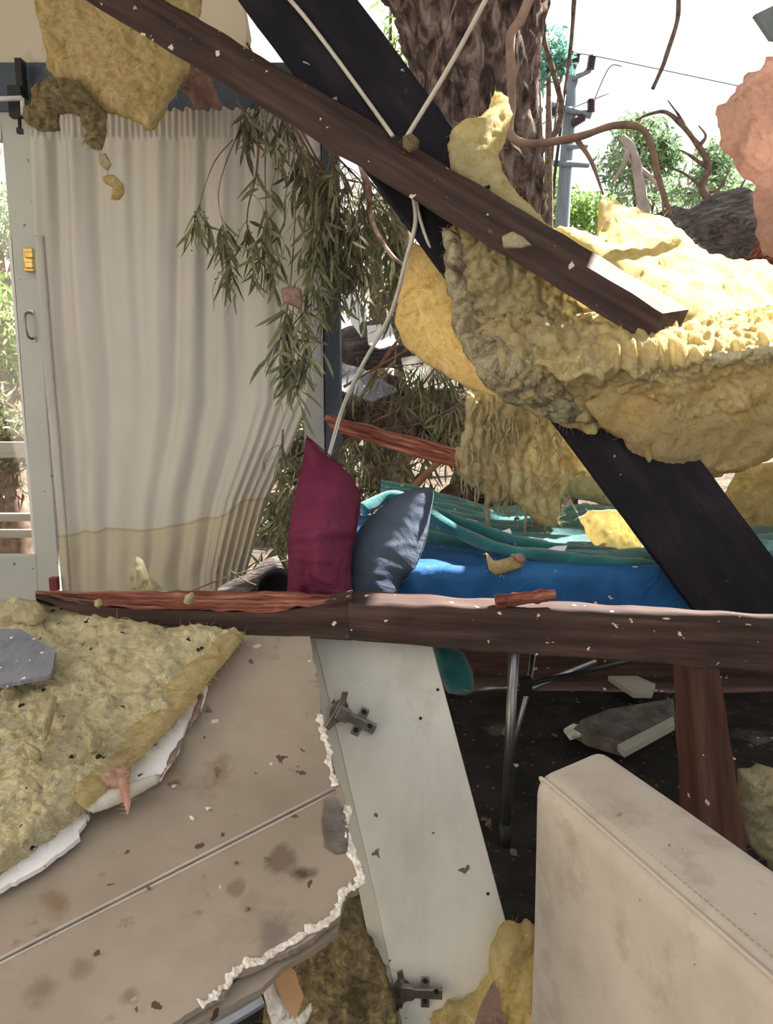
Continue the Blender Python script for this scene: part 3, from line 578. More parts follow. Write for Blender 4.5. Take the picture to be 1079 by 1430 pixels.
# sofa
def sofa():
    zt_ = .62; t = thing('sofa', 'beige suede sofa corner with a stitched piped seam, filling the lower right', 'sofa', atz(1000, 1300, 0) * 1)
    A = atz(742, 1078, zt_); B = atz(838, 1036, zt_); C = atz(1079, 1200, zt_); D = atz(1079, 1372, zt_)
    C = B + (C - B) * 2.2; D = A + (D - A) * 2.0
    top = [A, B, C, D]; mb = MB(); n = 4
    # body as a rounded prism subdivided so the cloth can sag slightly
    bm = bmesh.new(); vt = [bm.verts.new(p) for p in top]; vb = [bm.verts.new(Vector((p.x, p.y, .06))) for p in top]
    bm.faces.new(vt); bm.faces.new(vb[::-1])
    for i in range(4): bm.faces.new((vt[i], vb[i], vb[(i + 1) % 4], vt[(i + 1) % 4]))
    bmesh.ops.recalc_face_normals(bm, faces=bm.faces)
    far = [e for e in bm.edges if set(e.verts) & {vt[0], vt[1], vb[0], vb[1]}]
    bmesh.ops.bevel(bm, geom=[e for e in bm.edges if not (e.verts[0] in vb and e.verts[1] in vb)], offset=.036, segments=7, affect='EDGES', profile=.5)
    bmesh.ops.triangulate(bm, faces=[f for f in bm.faces if len(f.verts) > 4])
    bmesh.ops.subdivide_edges(bm, edges=[e for e in bm.edges if e.calc_length() > .08], cuts=3, use_grid_fill=True)
    for v in bm.verts: v.co += v.normal * .003 * noise.noise(v.co * 6) if v.normal.length else Vector()
    vs = [v.co.copy() for v in bm.verts]; bm.verts.index_update(); fs = [tuple(v.index for v in f.verts) for f in bm.faces]; bm.free()
    obj('upholstery', vs, fs, M['suede'], t)
    # piped seam along the near top edge, with stitches beside it
    dirv = (D - A).normalized(); inw = Vector((-dirv.y, dirv.x, 0)); inw = inw if inw.dot(B - A) > 0 else -inw
    e0 = A + inw * .002 + dirv * .028; path = [A + inw * .012 + dirv * .018 + Vector((0, 0, -.016)), A + inw * .012 + dirv * .05 + Vector((0, 0, -.0055)), A.lerp(D, .5) + inw * .012 + Vector((0, 0, -.0065)), D + inw * .012 + Vector((0, 0, -.0065))]
    MB().tube(smooth_path(path, 10), .0030, seg=8).build('piping', M['suede'], t)
    st = MB(); L = (D - A).length; k = 0
    s0 = .10
    while s0 < L * .98:
        st.tube([A + dirv * s0 + inw * .030 + Vector((0, 0, .0006)), A + dirv * (s0 + .005) + inw * .030 + Vector((0, 0, .0006))], .0008, seg=5); s0 += .009
    st.build('stitching', M['suede_dark'], t)
    sc = MB(); p = atz(862, 1140, zt_ + .003); sc.leaf(p, Vector((.4, .6, .0)), .016, .004, .1); meta(sc.build('leaf_scrap', M['paper']), 'tiny orange-brown leaf scrap lying on top of the beige sofa', 'leaf')
sofa()

# ================================================================ INSULATION
def bt(name, label, *a, group=None, cat='insulation', **k):
    return meta(blob(name, *a, **k), label, cat, group)
# large batt on the left, lying on the panel
LBY = lambda x, y: PY(x, y) - .035
bt('insulation_batt', 'thick dusty yellow insulation batt lying on the fallen panel at lower left', [(-50, 842), (60, 842), (130, 862), (200, 874), (345, 884), (318, 915), (295, 945), (262, 985), (215, 1035), (165, 1085), (120, 1128), (70, 1165), (0, 1215), (-50, 1250)], LBY, .028, 26, M['wool_old'],
   step=2.8, amp=.012, freq=9, amp2=.007, freq2=30, edge=5, fuzz=1600, fl=.035, flat=.4, seed=1)
blob('cut_edge', [(345, 886), (322, 914), (298, 945), (262, 988), (215, 1038), (165, 1088), (120, 1128), (95, 1112), (140, 1062), (190, 1010), (240, 950), (280, 915), (310, 886)], lambda x, y: LBY(x, y) - .022, .012, 14, M['wool'], step=3, amp=.006, freq=10, amp2=.003, edge=3, fuzz=250, fl=.025, seed=51, parent=bpy.data.objects['insulation_batt'], aniso=(1, 1, 3))
o = plate('felt_offcut', [(-20, 878), (28, 878), (50, 892), (78, 910), (74, 930), (70, 942), (-20, 960)], lambda x, y: PY(x, y) - .135, .008, M['felt'], edge=1); meta(o, 'blue-grey felt offcut lying on the yellow batt at the left edge', 'offcut')
for (pts, lb) in [([(62, 1000), (72, 975), (80, 970), (78, 990), (66, 1030), (58, 1040)], 'pale upright curl of wool on the dusty batt below the felt offcut'), ([(110, 1005), (122, 1012), (145, 1035), (128, 1052), (116, 1035)], 'pale folded wool flap on the right part of the dusty batt'), ([(36, 1082), (46, 1086), (62, 1102), (52, 1106), (38, 1094)], 'small pale wool lump low on the dusty batt'), ([(28, 1042), (40, 1040), (56, 1048), (60, 1062), (40, 1056)], 'small pale wool shred beside the upright curl on the dusty batt'), ([(10, 850), (30, 838), (55, 842), (68, 858), (50, 872), (20, 868)], 'bulging wool curl at the top left corner of the dusty batt')]:
    bt('wool_tuft', lb, pts, lambda x, y: PY(x, y) - .105, .014, 10, M['wool_pale'], step=3, amp2=.004, freq2=50, fuzz=40, fl=.02, cat='wool tuft')
bt('wool_wisp', 'pink wool wisp draped over the curled lining paper', [(134, 1092), (150, 1074), (172, 1068), (183, 1078), (178, 1095), (183, 1120), (178, 1140), (172, 1120), (166, 1098), (150, 1098)], lambda x, y: PY(x, y) - .062, .012, 12, M['wool_pink'], step=2.5, amp2=.005, freq2=60, fuzz=60, fl=.02, cat='wool tuft')
# main sagging batt: ridge nearest at y=490, upper face tilts up, lower face tilts under
def MY(x, y):
    r = 500 - .06 * (x - 850)
    return min(1.93, 1.80 + (.0024 * (r - y) if y < r else .00075 * (y - r)) + max(0, 700 - x) * .0004)
sg = thing('sagging_insulation', 'large yellow insulation batt sagging over the joist end at right, sunlit along its top', 'insulation', at(880, 672, 1.85))
blob('batt_body', [(622, 322), (650, 305), (700, 320), (760, 350), (830, 390), (900, 425), (950, 455), (1000, 440), (1080, 425), (1300, 420), (1330, 560), (1180, 640), (1079, 632), (1040, 652), (985, 668), (940, 672), (898, 664), (880, 640), (868, 612), (840, 600), (815, 603), (770, 588), (720, 560), (675, 520), (655, 470), (640, 420), (628, 370)], MY, .032, 36, M['wool'], step=2.4, amp=.028, freq=7, amp2=.013, freq2=24, edge=5, fuzz=1800, fl=.03, seed=3, flat=.5, parent=sg)
blob('folded_lip', [(742, 505), (768, 478), (800, 470), (822, 478), (850, 456), (900, 458), (960, 452), (1010, 432), (1080, 424), (1300, 420), (1300, 480), (1079, 482), (1040, 496), (1000, 492), (960, 512), (925, 505), (890, 524), (860, 512), (842, 534), (815, 520), (790, 536), (765, 520)], lambda x, y: MY(x, y) - .028 + (500 - y) * .0012, .016, 26, M['wool_sunlit'], step=2.2, amp=.030, freq=10, amp2=.010, freq2=26, edge=9, fuzz=700, fl=.03, seed=41, parent=sg)
blob('folded_lip', [(840, 520), (880, 512), (940, 505), (1000, 492), (1080, 480), (1300, 476), (1300, 500), (1080, 500), (1010, 512), (950, 528), (890, 532), (855, 534)], lambda x, y: MY(x, y) - .020, .014, 9, M['wool_old'], step=2.4, amp=.014, freq=10, amp2=.006, edge=6, fuzz=300, fl=.025, seed=43, parent=sg)
blob('lower_fold', [(815, 560), (860, 545), (930, 560), (1000, 570), (1080, 560), (1300, 560), (1300, 650), (1079, 640), (1040, 655), (985, 670), (935, 674), (900, 666), (882, 640), (868, 612), (840, 598)], lambda x, y: MY(x, y) - .022, .022, 24, M['wool'], step=3, amp=.022, freq=6, amp2=.003, freq2=30, edge=5, fuzz=500, fl=.03, seed=42, parent=sg)
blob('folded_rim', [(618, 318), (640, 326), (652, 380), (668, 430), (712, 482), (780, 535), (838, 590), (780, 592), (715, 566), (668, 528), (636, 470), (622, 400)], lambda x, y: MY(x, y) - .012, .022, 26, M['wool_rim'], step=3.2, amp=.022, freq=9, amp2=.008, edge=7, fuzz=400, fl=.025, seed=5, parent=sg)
bt('insulation_flap', 'smooth yellow batt flap hanging at the left of the sagging batt, behind the board tip', [(572, 335), (600, 350), (622, 320), (640, 400), (660, 470), (720, 555), (700, 556), (650, 540), (600, 512), (562, 482), (551, 450), (556, 400), (566, 365)], lambda x, y: 2.22 - (x - 560) * .0012, .022, 22, M['wool_mustard'], step=4, amp=.012, freq=6, amp2=.003, freq2=40, edge=3, fuzz=300, fl=.03, seed=4)
UY = lambda x, y: 2.02 + (450 - y) * .0040
bt('upper_insulation', 'thick yellow insulation batt lying in full sun behind the joist at upper right', [(832, 330), (838, 278), (868, 286), (900, 296), (935, 312), (975, 345), (1020, 368), (1090, 376), (1300, 380), (1300, 470), (1090, 470), (1000, 474), (950, 450), (905, 425), (860, 392), (800, 348), (768, 318), (800, 322)], UY, .035, 30, M['wool_sunlit'],
   step=4, amp=.022, freq=8, amp2=.006, freq2=30, edge=4, fuzz=1000, fl=.035, seed=6)
bt('insulation_crest', 'pale yellow insulation piece standing up in sun above the middle of the joist', [(690, 127), (706, 140), (713, 165), (706, 195), (694, 220), (702, 242), (722, 268), (768, 318), (800, 345), (770, 335), (720, 305), (680, 280), (627, 238), (624, 205), (628, 182), (652, 164), (672, 164), (684, 150)], lambda x, y: min(2.02, 1.98 + (330 - y) * .0003) + max(0, x - 660) * .0012 * max(0, 260 - y) / 60, .026, 22, M['wool_sunlit'], step=3.5, amp=.018, freq=9, amp2=.005, freq2=34, edge=3, fuzz=500, fl=.025, seed=7)
bt('pink_insulation', 'pink insulation clump hanging at the right edge against the bright sky', [(1003, 150), (1020, 135), (1045, 100), (1080, 80), (1250, 60), (1250, 330), (1080, 362), (1060, 360), (1056, 300), (1052, 262), (1030, 235), (1002, 200)], 2.9, .04, 30, M['wool_pink'], step=3.5, amp=.04, freq=7, amp2=.016, freq2=18, edge=9, fuzz=900, fl=.05, seed=8)
bt('hanging_tuft', 'shaggy yellow wool tuft hanging below the sagging batt over the towel', [(650, 545), (700, 540), (770, 580), (830, 600), (850, 660), (820, 668), (795, 672), (782, 700), (776, 732), (758, 736), (742, 722), (728, 712), (712, 696), (700, 700), (690, 705), (676, 690), (662, 680), (645, 668), (638, 640), (648, 600)], lambda x, y: 2.28, .045, 24, M['wool_tan'], step=2.6, amp=.03, freq=12, amp2=.014, freq2=26, edge=8, fuzz=1500, fl=.05, seed=9, aniso=(1, 1, .5))
def drip(pts, r, Y, label):
    o = MB().tube(smooth_path([at(x, y, Y) for x, y in pts], 6), r, r * .4, 7, .6, 60).build('wool_strand', M['wool_pale']); meta(o, label, 'wool strand', 'strands under the hanging tuft')
ht = bpy.data.objects['hanging_tuft']; mb = MB(); edge_ = [(638, 640), (648, 668), (662, 680), (690, 700), (700, 698), (728, 712), (742, 722), (760, 734), (776, 728), (782, 700), (796, 674), (820, 668)]
for k in range(46):
    i = random.randrange(len(edge_) - 1); u = random.random(); x = edge_[i][0] * (1 - u) + edge_[i + 1][0] * u + random.uniform(-3, 3); y = edge_[i][1] * (1 - u) + edge_[i + 1][1] * u; L_ = random.choice([8, 12, 18, 26]) ; r_ = random.uniform(.0015, .006)
    mb.tube(smooth_path([at(x, y - 16, 2.28), at(x + random.uniform(-3, 3), y, 2.27), at(x + random.uniform(-6, 6), y + L_, 2.27)], 5), r_, .0006, 6, .8, 70)
for k in range(60):
    x = random.uniform(650, 800); y = random.uniform(560, 670); mb.tube(smooth_path([at(x, y, 2.235), at(x + random.uniform(-8, 8), y + 14, 2.225), at(x + random.uniform(-10, 10), y + 34, 2.24)], 5), random.uniform(.002, .006), .001, 6, .8, 60)
mb.build('strands', M['wool_pale'], ht)
drip([(682, 690), (680, 715), (684, 742)], .012, 2.27, 'thick wool strand dripping from the left of the hanging tuft')
drip([(733, 700), (733, 740), (730, 775)], .005, 2.25, 'long thin wool strand reaching down to the towel edge')
drip([(648, 655), (644, 675), (646, 690)], .004, 2.27, 'thin short strand at the leftmost rim of the hanging tuft')
drip([(666, 675), (663, 695), (664, 705)], .004, 2.27, 'thin short strand second from the left of the hanging tuft')
drip([(712, 685), (705, 708), (712, 722)], .009, 2.27, 'stubby wool strand at the middle of the hanging tuft')
drip([(775, 690), (795, 700), (806, 716)], .006, 2.27, 'wool strand trailing right from the hanging tuft to the chunk on the bed')
bt('wool_clump', 'pale wool wad behind the blackened board, right of the hanging tuft', [(780, 660), (830, 655), (862, 690), (868, 712), (840, 705), (800, 695)], 2.45, .03, 18, M['wool_pale'], step=4, amp=.02, amp2=.006, edge=4, fuzz=200, seed=10, cat='wool tuft')
bt('insulation_chunk', 'dull yellow insulation chunk resting on the bed against the blackened board', [(808, 722), (830, 712), (866, 712), (885, 735), (905, 760), (930, 792), (928, 806), (905, 800), (870, 798), (845, 780), (820, 752)], lambda x, y: 2.08, .035, 22, M['wool'], step=3.5, amp=.018, freq=12, amp2=.008, edge=4, fuzz=300, fl=.025, seed=11)
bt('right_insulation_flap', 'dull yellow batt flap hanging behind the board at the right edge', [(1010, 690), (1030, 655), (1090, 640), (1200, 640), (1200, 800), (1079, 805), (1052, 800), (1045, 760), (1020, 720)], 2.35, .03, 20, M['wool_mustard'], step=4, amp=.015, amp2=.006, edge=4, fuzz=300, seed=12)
# top left batt
bt('ceiling_insulation', 'broad mustard-yellow batt hanging from the ceiling at top left above the curtain', [(40, -40), (55, 30), (62, 62), (66, 92), (82, 112), (112, 118), (120, 138), (140, 155), (165, 160), (190, 170), (206, 184), (215, 182), (228, 160), (245, 130), (266, 94), (272, 50), (290, -40)], lambda x, y: 2.36, .035, 26, M['wool_mustard'], step=2.8, amp=.028, freq=8, amp2=.010, freq2=20, edge=4, fuzz=900, fl=.03, seed=13)
bt('dirty_wool_tuft', 'soot-stained wool tuft below the left corner of the hanging mustard batt', [(72, 108), (110, 112), (126, 130), (146, 158), (148, 190), (142, 207), (128, 208), (118, 198), (122, 180), (112, 165), (95, 155), (82, 160), (84, 184), (62, 184), (34, 168), (34, 150), (50, 118)], 2.32, .022, 16, M['wool_dirty_shaded'], step=2.2, amp=.02, freq=14, amp2=.014, freq2=30, edge=7, fuzz=700, fl=.03, seed=14, cat='wool tuft')
bt('wool_tuft', 'small dangling wool lump lowest under the mustard batt, in front of the curtain', [(142, 246), (158, 243), (172, 256), (174, 270), (166, 280), (154, 278), (158, 262), (146, 256)], 2.32, .012, 9, M['wool'], step=2.5, amp2=.005, freq2=60, fuzz=120, fl=.025, seed=15, cat='wool tuft')
bt('wool_tuft', 'small pale shred hanging between the soot-stained tuft and the lowest lump', [(138, 216), (148, 214), (156, 230), (150, 240), (144, 234), (138, 228)], 2.32, .006, 6, M['wool_pale'], step=2.5, amp2=.003, fuzz=60, fl=.02, seed=16, cat='wool tuft')
o = MB().tube(smooth_path([at(128, 200, 2.32), at(142, 218, 2.32), at(150, 240, 2.32), at(160, 262, 2.32), at(180, 287, 2.32)], 5), .0018, .0008, 5).build('wool_strand', M['wool_pale']); meta(o, 'fine thread linking the dangling wool scraps in front of the curtain', 'wool strand')
bt('pink_wool_scrap', 'dull pink wool scrap on the header to the right of the mustard batt', [(255, 100), (275, 95), (296, 112), (312, 150), (300, 156), (270, 150), (256, 130)], 2.74, .025, 14, M['wool_pinkdull'], step=2.5, amp=.02, amp2=.014, freq2=28, edge=7, fuzz=200, seed=17, cat='wool tuft')
bt('pink_wool_scrap', 'round pink wool tuft caught in the gum leaves in front of the curtain', [(392, 404), (405, 399), (420, 403), (424, 418), (420, 434), (410, 428), (396, 422)], 2.5, .016, 10, M['wool_pinkdull'], step=2.5, amp2=.005, fuzz=80, fl=.02, seed=18, cat='wool tuft')
# small tuft standing behind the long beam
bt('wool_tuft', 'pointed pale wool heap at the curtain foot behind the fallen beam', [(182, 835), (180, 800), (190, 776), (200, 782), (206, 800), (224, 820), (244, 835)], 1.78, .02, 14, M['wool_pale'], step=2.5, amp=.01, amp2=.005, edge=2, fuzz=80, fl=.015, seed=19, cat='wool tuft')
bt('wool_crumb', 'small cream wool crumb on the red split end, left of the middle', [(132, 838), (140, 836), (144, 844), (138, 850), (131, 846)], 1.50, .008, 5, M['wool_pale'], step=2, amp2=.003, seed=20, cat='wool tuft')
bt('wool_crumb', 'cream wool crumb on the red split end below the pointed heap', [(258, 832), (268, 826), (273, 832), (266, 846), (256, 843)], 1.50, .008, 5, M['wool_pale'], step=2, amp2=.003, seed=21, cat='wool tuft')
# batts in the dark under the panel and beside the sofa
bt('buried_insulation', 'dark yellow insulation heap in shadow beneath the torn panel edge', [(360, 1480), (380, 1330), (440, 1260), (485, 1200), (510, 1240), (530, 1320), (552, 1400), (566, 1480)], lambda x, y: 1.375 - (y - 1300) * .0008, .035, 30, M['wool_dirty_shaded'], step=3.5, amp=.035, freq=9, amp2=.016, freq2=22, edge=6, fuzz=500, fl=.04, seed=22)  # shade under the panel put into the darker wool colour
bt('corner_wool_heap', 'yellow wool heap between the foot of the cabinet door and the sofa', [(612, 1470), (600, 1425), (625, 1405), (655, 1400), (680, 1370), (686, 1320), (700, 1296), (745, 1290), (760, 1470)], lambda x, y: 1.28, .04, 20, M['wool'], step=3.5, amp=.03, freq=11, amp2=.010, edge=7, fuzz=500, fl=.035, seed=23, cat='wool tuft')
o = plate('paper_scrap', [(660, 1440), (672, 1400), (690, 1370), (697, 1385), (700, 1412), (712, 1440)], 1.22, .002, M['wool_pinkdull'], edge=2); meta(o, 'pinkish paper scrap sticking up from the wool heap beside the sofa', 'paper')
bt('low_insulation', 'pale wool piece behind the short brown post at the right edge', [(1030, 1075), (1060, 1070), (1160, 1080), (1160, 1230), (1079, 1215), (1045, 1180), (1032, 1130)], 1.74, .03, 20, M['wool_pale'], step=4, amp=.02, amp2=.008, edge=5, fuzz=200, seed=24)
# torn kraft paper and channel at the bottom
o = thing('torn_paper', 'torn scrap of brown kraft paper on white plaster below the panel edge', 'paper', at(400, 1400, .93))
plate('kraft_paper', [(378, 1358), (398, 1343), (412, 1358), (424, 1392), (420, 1404), (412, 1424), (398, 1408)], .93, .002, M['paper'], o, edge=1.5)
blob('plaster_crust', [(362, 1368), (378, 1356), (396, 1400), (415, 1420), (434, 1400), (436, 1412), (422, 1440), (380, 1440), (372, 1404)], .94, .008, 8, M['chalk'], 2.5, amp2=.004, freq2=80, parent=o, edge=2)
ch = MB(); pth = [at(270, 1450, .90), at(330, 1418, .93), at(366, 1396, .95)]
ch.tube(smooth_path(pth, 6), .009, seg=6); o = ch.build('metal_channel', M['foil'], smooth=False); meta(o, 'grey metal channel slanting out below the torn panel edge', 'channel')

# ================================================================ MASSAGE BED, SHEET, TOWEL, PILLOWS
TZ = .79
bed = thing('massage_table', 'folding massage table with tubular steel legs under a blue sheet', 'table', (.6, 2.2, 0))
def rbox(name, lo, hi, m, parent, r, nz=0, cuts=0):
    bm = bmesh.new(); bmesh.ops.create_cube(bm, size=1)
    for v in bm.verts: v.co = Vector([lo[i] + (hi[i] - lo[i]) * (v.co[i] + .5) for i in range(3)])
    bmesh.ops.bevel(bm, geom=list(bm.edges), offset=r, segments=4, affect='EDGES', profile=.5)
    if cuts: bmesh.ops.subdivide_edges(bm, edges=[e for e in bm.edges if e.calc_length() > .1], cuts=cuts, use_grid_fill=True)
    if nz:
        for v in bm.verts: v.co += v.normal * nz * fb(v.co, 6, 3)
    bm.verts.index_update(); vs = [v.co.copy() for v in bm.verts]; fs = [tuple(v.index for v in f.verts) for f in bm.faces]; bm.free()
    return obj(name, vs, fs, m, parent)
rbox('padded_top', (-.215, 1.95, .70), (1.55, 2.66, TZ - .012), M['black'], bed, .015)
def bedleg(pts, ext):
    MB().tube([at(*p) for p in pts], .0135, seg=14).build('leg', M['steel'], bed)
    if ext:
        l = MB().tube([at(*p) for p in ext], .0175, seg=14).build('leg_extension', M['black'], bed)
bedleg([(718, 900, 1.93), (711, 1040, 1.93), (706, 1155, 1.93)], [(706, 1150, 1.93), (704, 1188, 1.93)])
MB().tube([at(745, 905, 2.1), at(738, 960, 2.05), at(712, 1060, 1.97)], .008, seg=10).build('brace', M['steel'], bed)
MB().tube([at(640, 968, 2.3), at(722, 958, 1.99)], .008, seg=10).build('brace', M['steel'], bed)
MB().tube([at(730, 965, 1.98), at(830, 925, 2.3)], .009, seg=10).build('brace', M['steel'], bed)
MB().tube([at(738, 955, 1.96), at(885, 922, 2.2)], .006, seg=8).build('cable_stay', M['black'], bed)
MB().box(at(734, 958, 1.97), (.03, .03, .045)).build('brace_joint', M['black'], bed, smooth=False)
MB().tube([Vector((1.45, 1.99, .7)), Vector((1.45, 1.99, 0))], .0135, seg=14).build('leg', M['steel'], bed)
MB().tube([Vector((-.2, 2.6, .7)), Vector((-.2, 2.6, 0))], .0135, seg=14).build('leg', M['steel'], bed)
MB().tube([Vector((1.45, 2.6, .7)), Vector((1.45, 2.6, 0))], .0135, seg=14).build('leg', M['steel'], bed)
# fitted blue sheet
def sheet():
    vs = []; nu, nv = 220, 60
    for i in range(nu + 1):
        x = -.222 + 1.8 * i / nu
        for j in range(nv + 1):
            s = j / nv * 1.15                       # arc length from the far top edge over the near side and down
            topw = .78; rr = .03
            if s < topw: y, z = 2.68 - s, TZ + .004
            else:
                q = s - topw; y, z = 1.90 - min(q, .03) * .6, TZ + .004 - max(0, q - .012)
            n1 = fb(Vector((x * 1.0, y, z)), 5, 3) * .010
            wr = .012 * max(0, 1 - abs(x - .10) / .35) * math.sin((x * 3.2 + z * 1.6) * 18 + 3 * noise.noise(Vector((x * 5, z * 5, 0))))
            if s < topw: z += n1
            else: y += n1 * 1.2 - wr * min(1, (s - topw) * 6); z += 0
            if z < .60: z = .60
            vs.append(Vector((x, y, z)))
    fs = [(i * (nv + 1) + j, (i + 1) * (nv + 1) + j, (i + 1) * (nv + 1) + j + 1, i * (nv + 1) + j + 1) for i in range(nu) for j in range(nv)]
    o = obj('bed_sheet', vs, fs, M['sheet']); s = o.modifiers.new('s', 'SOLIDIFY'); s.thickness = .002
    meta(o, 'royal blue fitted sheet stretched over the massage table and hanging down its side', 'sheet')
sheet()
def towel():
    t = thing('towel', 'ribbed teal towel spread over the blue sheet behind the pillows', 'towel', (.6, 2.3, TZ))
    vs = []; nu, nv = 240, 110
    for i in range(nu + 1):
        u = i / nu; x = -.02 + 1.55 * u
        for j in range(nv + 1):
            v = j / nv; near = 1.95 + .34 * max(0, 1 - u * 3.2) ** 1.3; y = near + (2.72 - near) * v
            z = TZ + .018 + .010 * math.sin(v * 46 + 3.0 * noise.noise(Vector((x * 2, y * 2, 0)))) * (.5 + .5 * noise.noise(Vector((x * 3, y * 3, 5))) + .3) + .012 * fb(Vector((x, y, 2)), 6, 3)
            z += .10 * max(0, 1 - u * 4) * (v ** .8)
            if j == 0: z -= .014
            vs.append(Vector((x, y, z)))
    fs = [(i * (nv + 1) + j, (i + 1) * (nv + 1) + j, (i + 1) * (nv + 1) + j + 1, i * (nv + 1) + j + 1) for i in range(nu) for j in range(nv)]
    o = obj('towel_cloth', vs, fs, M['towel'], t); s = o.modifiers.new('s', 'SOLIDIFY'); s.thickness = .008; s.offset = 0
    hem = smooth_path([at(505, 712, 2.12), at(545, 694, 2.16), at(585, 706, 2.1), at(612, 728, 2.03), at(650, 748, 1.99), at(700, 766, 1.96), at(770, 777, 1.95), at(850, 785, 1.94), at(935, 792, 1.94)], 10)
    MB().tube(hem, .018, .016, 12, .35, 16).build('hem_roll', M['towel'], t)
    hem = smooth_path([at(575, 700, 2.16), at(612, 716, 2.09), at(655, 734, 2.05), at(710, 752, 2.02), at(780, 765, 2.01), at(860, 772, 2.0)], 10)
    MB().tube(hem, .016, .014, 12, .4, 16).build('hem_fold', M['towel'], t)
towel()
o = blob('fallen_cloth', [(600, 890), (625, 895), (648, 912), (660, 938), (663, 965), (650, 972), (625, 968), (612, 940)], 1.99, .03, 20, M['towel'], 4, amp=.01); meta(o, 'bunched end of teal cloth hanging below the beam beside the cabinet door', 'cloth')
def pillow(name, label, P, Yf, T, m, seed, seam=None, folds=None):
    t = thing(name, label, 'pillow', at(sum(p[0] for p in P) / len(P), max(p[1] for p in P), Yf(0, 0)))
    def sh(x, y):
        p = Vector((x * .012, y * .009, seed)); return .006 * noise.noise(p * 2) + .004 * (1 - 2 * abs(noise.noise(Vector((x * .014 + y * .01, y * .055 - x * .012, seed))))) + (folds(x, y) if folds else 0)
    blob('pillow_case', P, Yf, T, 62, m, 3, parent=t, shape=sh, seed=seed, flat=.62)
    if seam:
        MB().tube(smooth_path([at(x, y, Yf(x, y)) for x, y in seam], 8), .0018, seg=6).build('seam', m, t)
    return t
pc = [(427, 608), (437, 618), (455, 634), (475, 650), (490, 665), (499, 682), (503, 700), (499, 722), (497, 745), (491, 770), (490, 800), (493, 845), (400, 845), (402, 800), (402, 750), (408, 705), (418, 665), (424, 635)]
def fr_(x, y):
    return -.018 * math.exp(-((x - (404 + (y - 700) * -.02 + 30)) / 9) ** 2) * max(0, min(1, (y - 760) / 30)) + .012 * math.exp(-((y - 752 + (x - 440) * .1) / 8) ** 2)
pillow('burgundy_pillow', 'burgundy pillow standing on its end between the curtain and the slate-blue pillow', pc, lambda x, y: 1.80 + (830 - y) * .0006, .075, M['cloth_red'], 3, seam=[(427, 608), (475, 650), (499, 682), (503, 700), (497, 745)], folds=fr_)
pg = [(603, 681), (606, 690), (602, 715), (596, 745), (588, 770), (578, 795), (560, 815), (545, 850), (482, 850), (484, 810), (487, 770), (494, 748), (510, 728), (530, 710), (552, 692), (575, 684), (590, 680)]
pillow('slate_pillow', 'slate-blue pillow leaning beside the burgundy pillow on the blue sheet', pg, lambda x, y: 1.86 + (830 - y) * .0008, .06, M['cloth_grey'], 8, seam=[(603, 681), (596, 745), (578, 795), (560, 815)])

# scraps on the towel and sheet
o = plate('paper_fragment', [(688, 752), (700, 742), (712, 738), (715, 748), (728, 752), (730, 760), (705, 760)], 2.02, .003, M['white_board']); meta(o, 'white plaster fragment on the teal towel under the hanging tuft', 'fragment')
o = plate('paper_fragment', [(762, 768), (775, 763), (792, 762), (788, 770), (770, 772)], 1.95, .003, M['white_board']); meta(o, 'slim white fragment on the near hem of the teal towel', 'fragment')
o = plate('paper_fragment', [(640, 730), (652, 724), (668, 728), (655, 736)], 2.14, .003, M['white_board']); meta(o, 'small white fragment at the left of the teal towel', 'fragment')
bt('wool_tuft', 'yellow wool clump with pink end on the blue sheet edge', [(678, 772), (684, 776), (690, 784), (712, 778), (724, 774), (733, 782), (728, 792), (712, 798), (692, 803), (682, 795)], 1.88, .016, 10, M['wool'], step=2.5, amp2=.005, freq2=60, edge=2, fuzz=100, fl=.02, seed=31, cat='wool tuft')
bt('pink_wool_scrap', 'small pink wool bit beside the yellow clump on the blue sheet', [(712, 774), (728, 772), (736, 782), (728, 788), (718, 782)], 1.865, .010, 6, M['wool_pinkdull'], step=2, amp2=.004, seed=32, cat='wool tuft')
crumb0 = None
for k in range(34):
    x = random.uniform(.05, 1.1); y = random.uniform(2.0, 2.6); p = Vector((x, y, TZ + .032 + random.uniform(0, .008)))
    mb = MB(); s = random.uniform(.004, .013)
    vs = [p + Vector((random.gauss(0, 1), random.gauss(0, 1), random.gauss(0, .5))).normalized() * s * random.uniform(.6, 1.2) for _ in range(8)]
    bm = bmesh.new(); [bm.verts.new(v) for v in vs]; bmesh.ops.convex_hull(bm, input=bm.verts); bm.verts.index_update(); bm.verts.ensure_lookup_table()
    o = obj('crumb', [v.co.copy() for v in bm.verts], [tuple(v.index for v in f.verts) for f in bm.faces], random.choice([M['paper'], M['chalk'], M['wool_pale'], M['twig']]), smooth=False); bm.free()
    meta(o, 'small crumb of debris scattered on the teal towel', 'crumb', 'crumbs on the teal towel')

# floor debris
def debris(P, Yz, th, m, label, name='plaster_slab', cat='debris'):
    pts = [atz(x, y, Yz) for x, y in P]; mb = MB(); mb.prism(pts, (0, 0, -th)); o = mb.build(name, m, smooth=False); recalc(o); meta(o, label, cat); return o
debris([(833, 925), (860, 922), (880, 940), (915, 955), (910, 968), (885, 968), (850, 945)], .06, .02, M['cab_edge'], 'pale broken slab lying on the dark floor under the table, nearest the beam')
debris([(812, 1005), (850, 990), (940, 975), (942, 1000), (900, 1020), (870, 1045), (820, 1030), (800, 1018)], .05, .03, M['greypiece'], 'large grey-green slab on the dark floor left of the short post')
debris([(862, 1040), (940, 1000), (942, 1012), (872, 1050)], .075, .02, M['cab_edge'], 'narrow grey lath along the edge of the large floor slab', 'lath')
debris([(787, 1018), (800, 1010), (815, 1014), (814, 1024), (796, 1030)], .05, .01, M['chalk'], 'bright white plaster piece on the floor right of the table leg', 'plaster_piece')
fl0 = 0
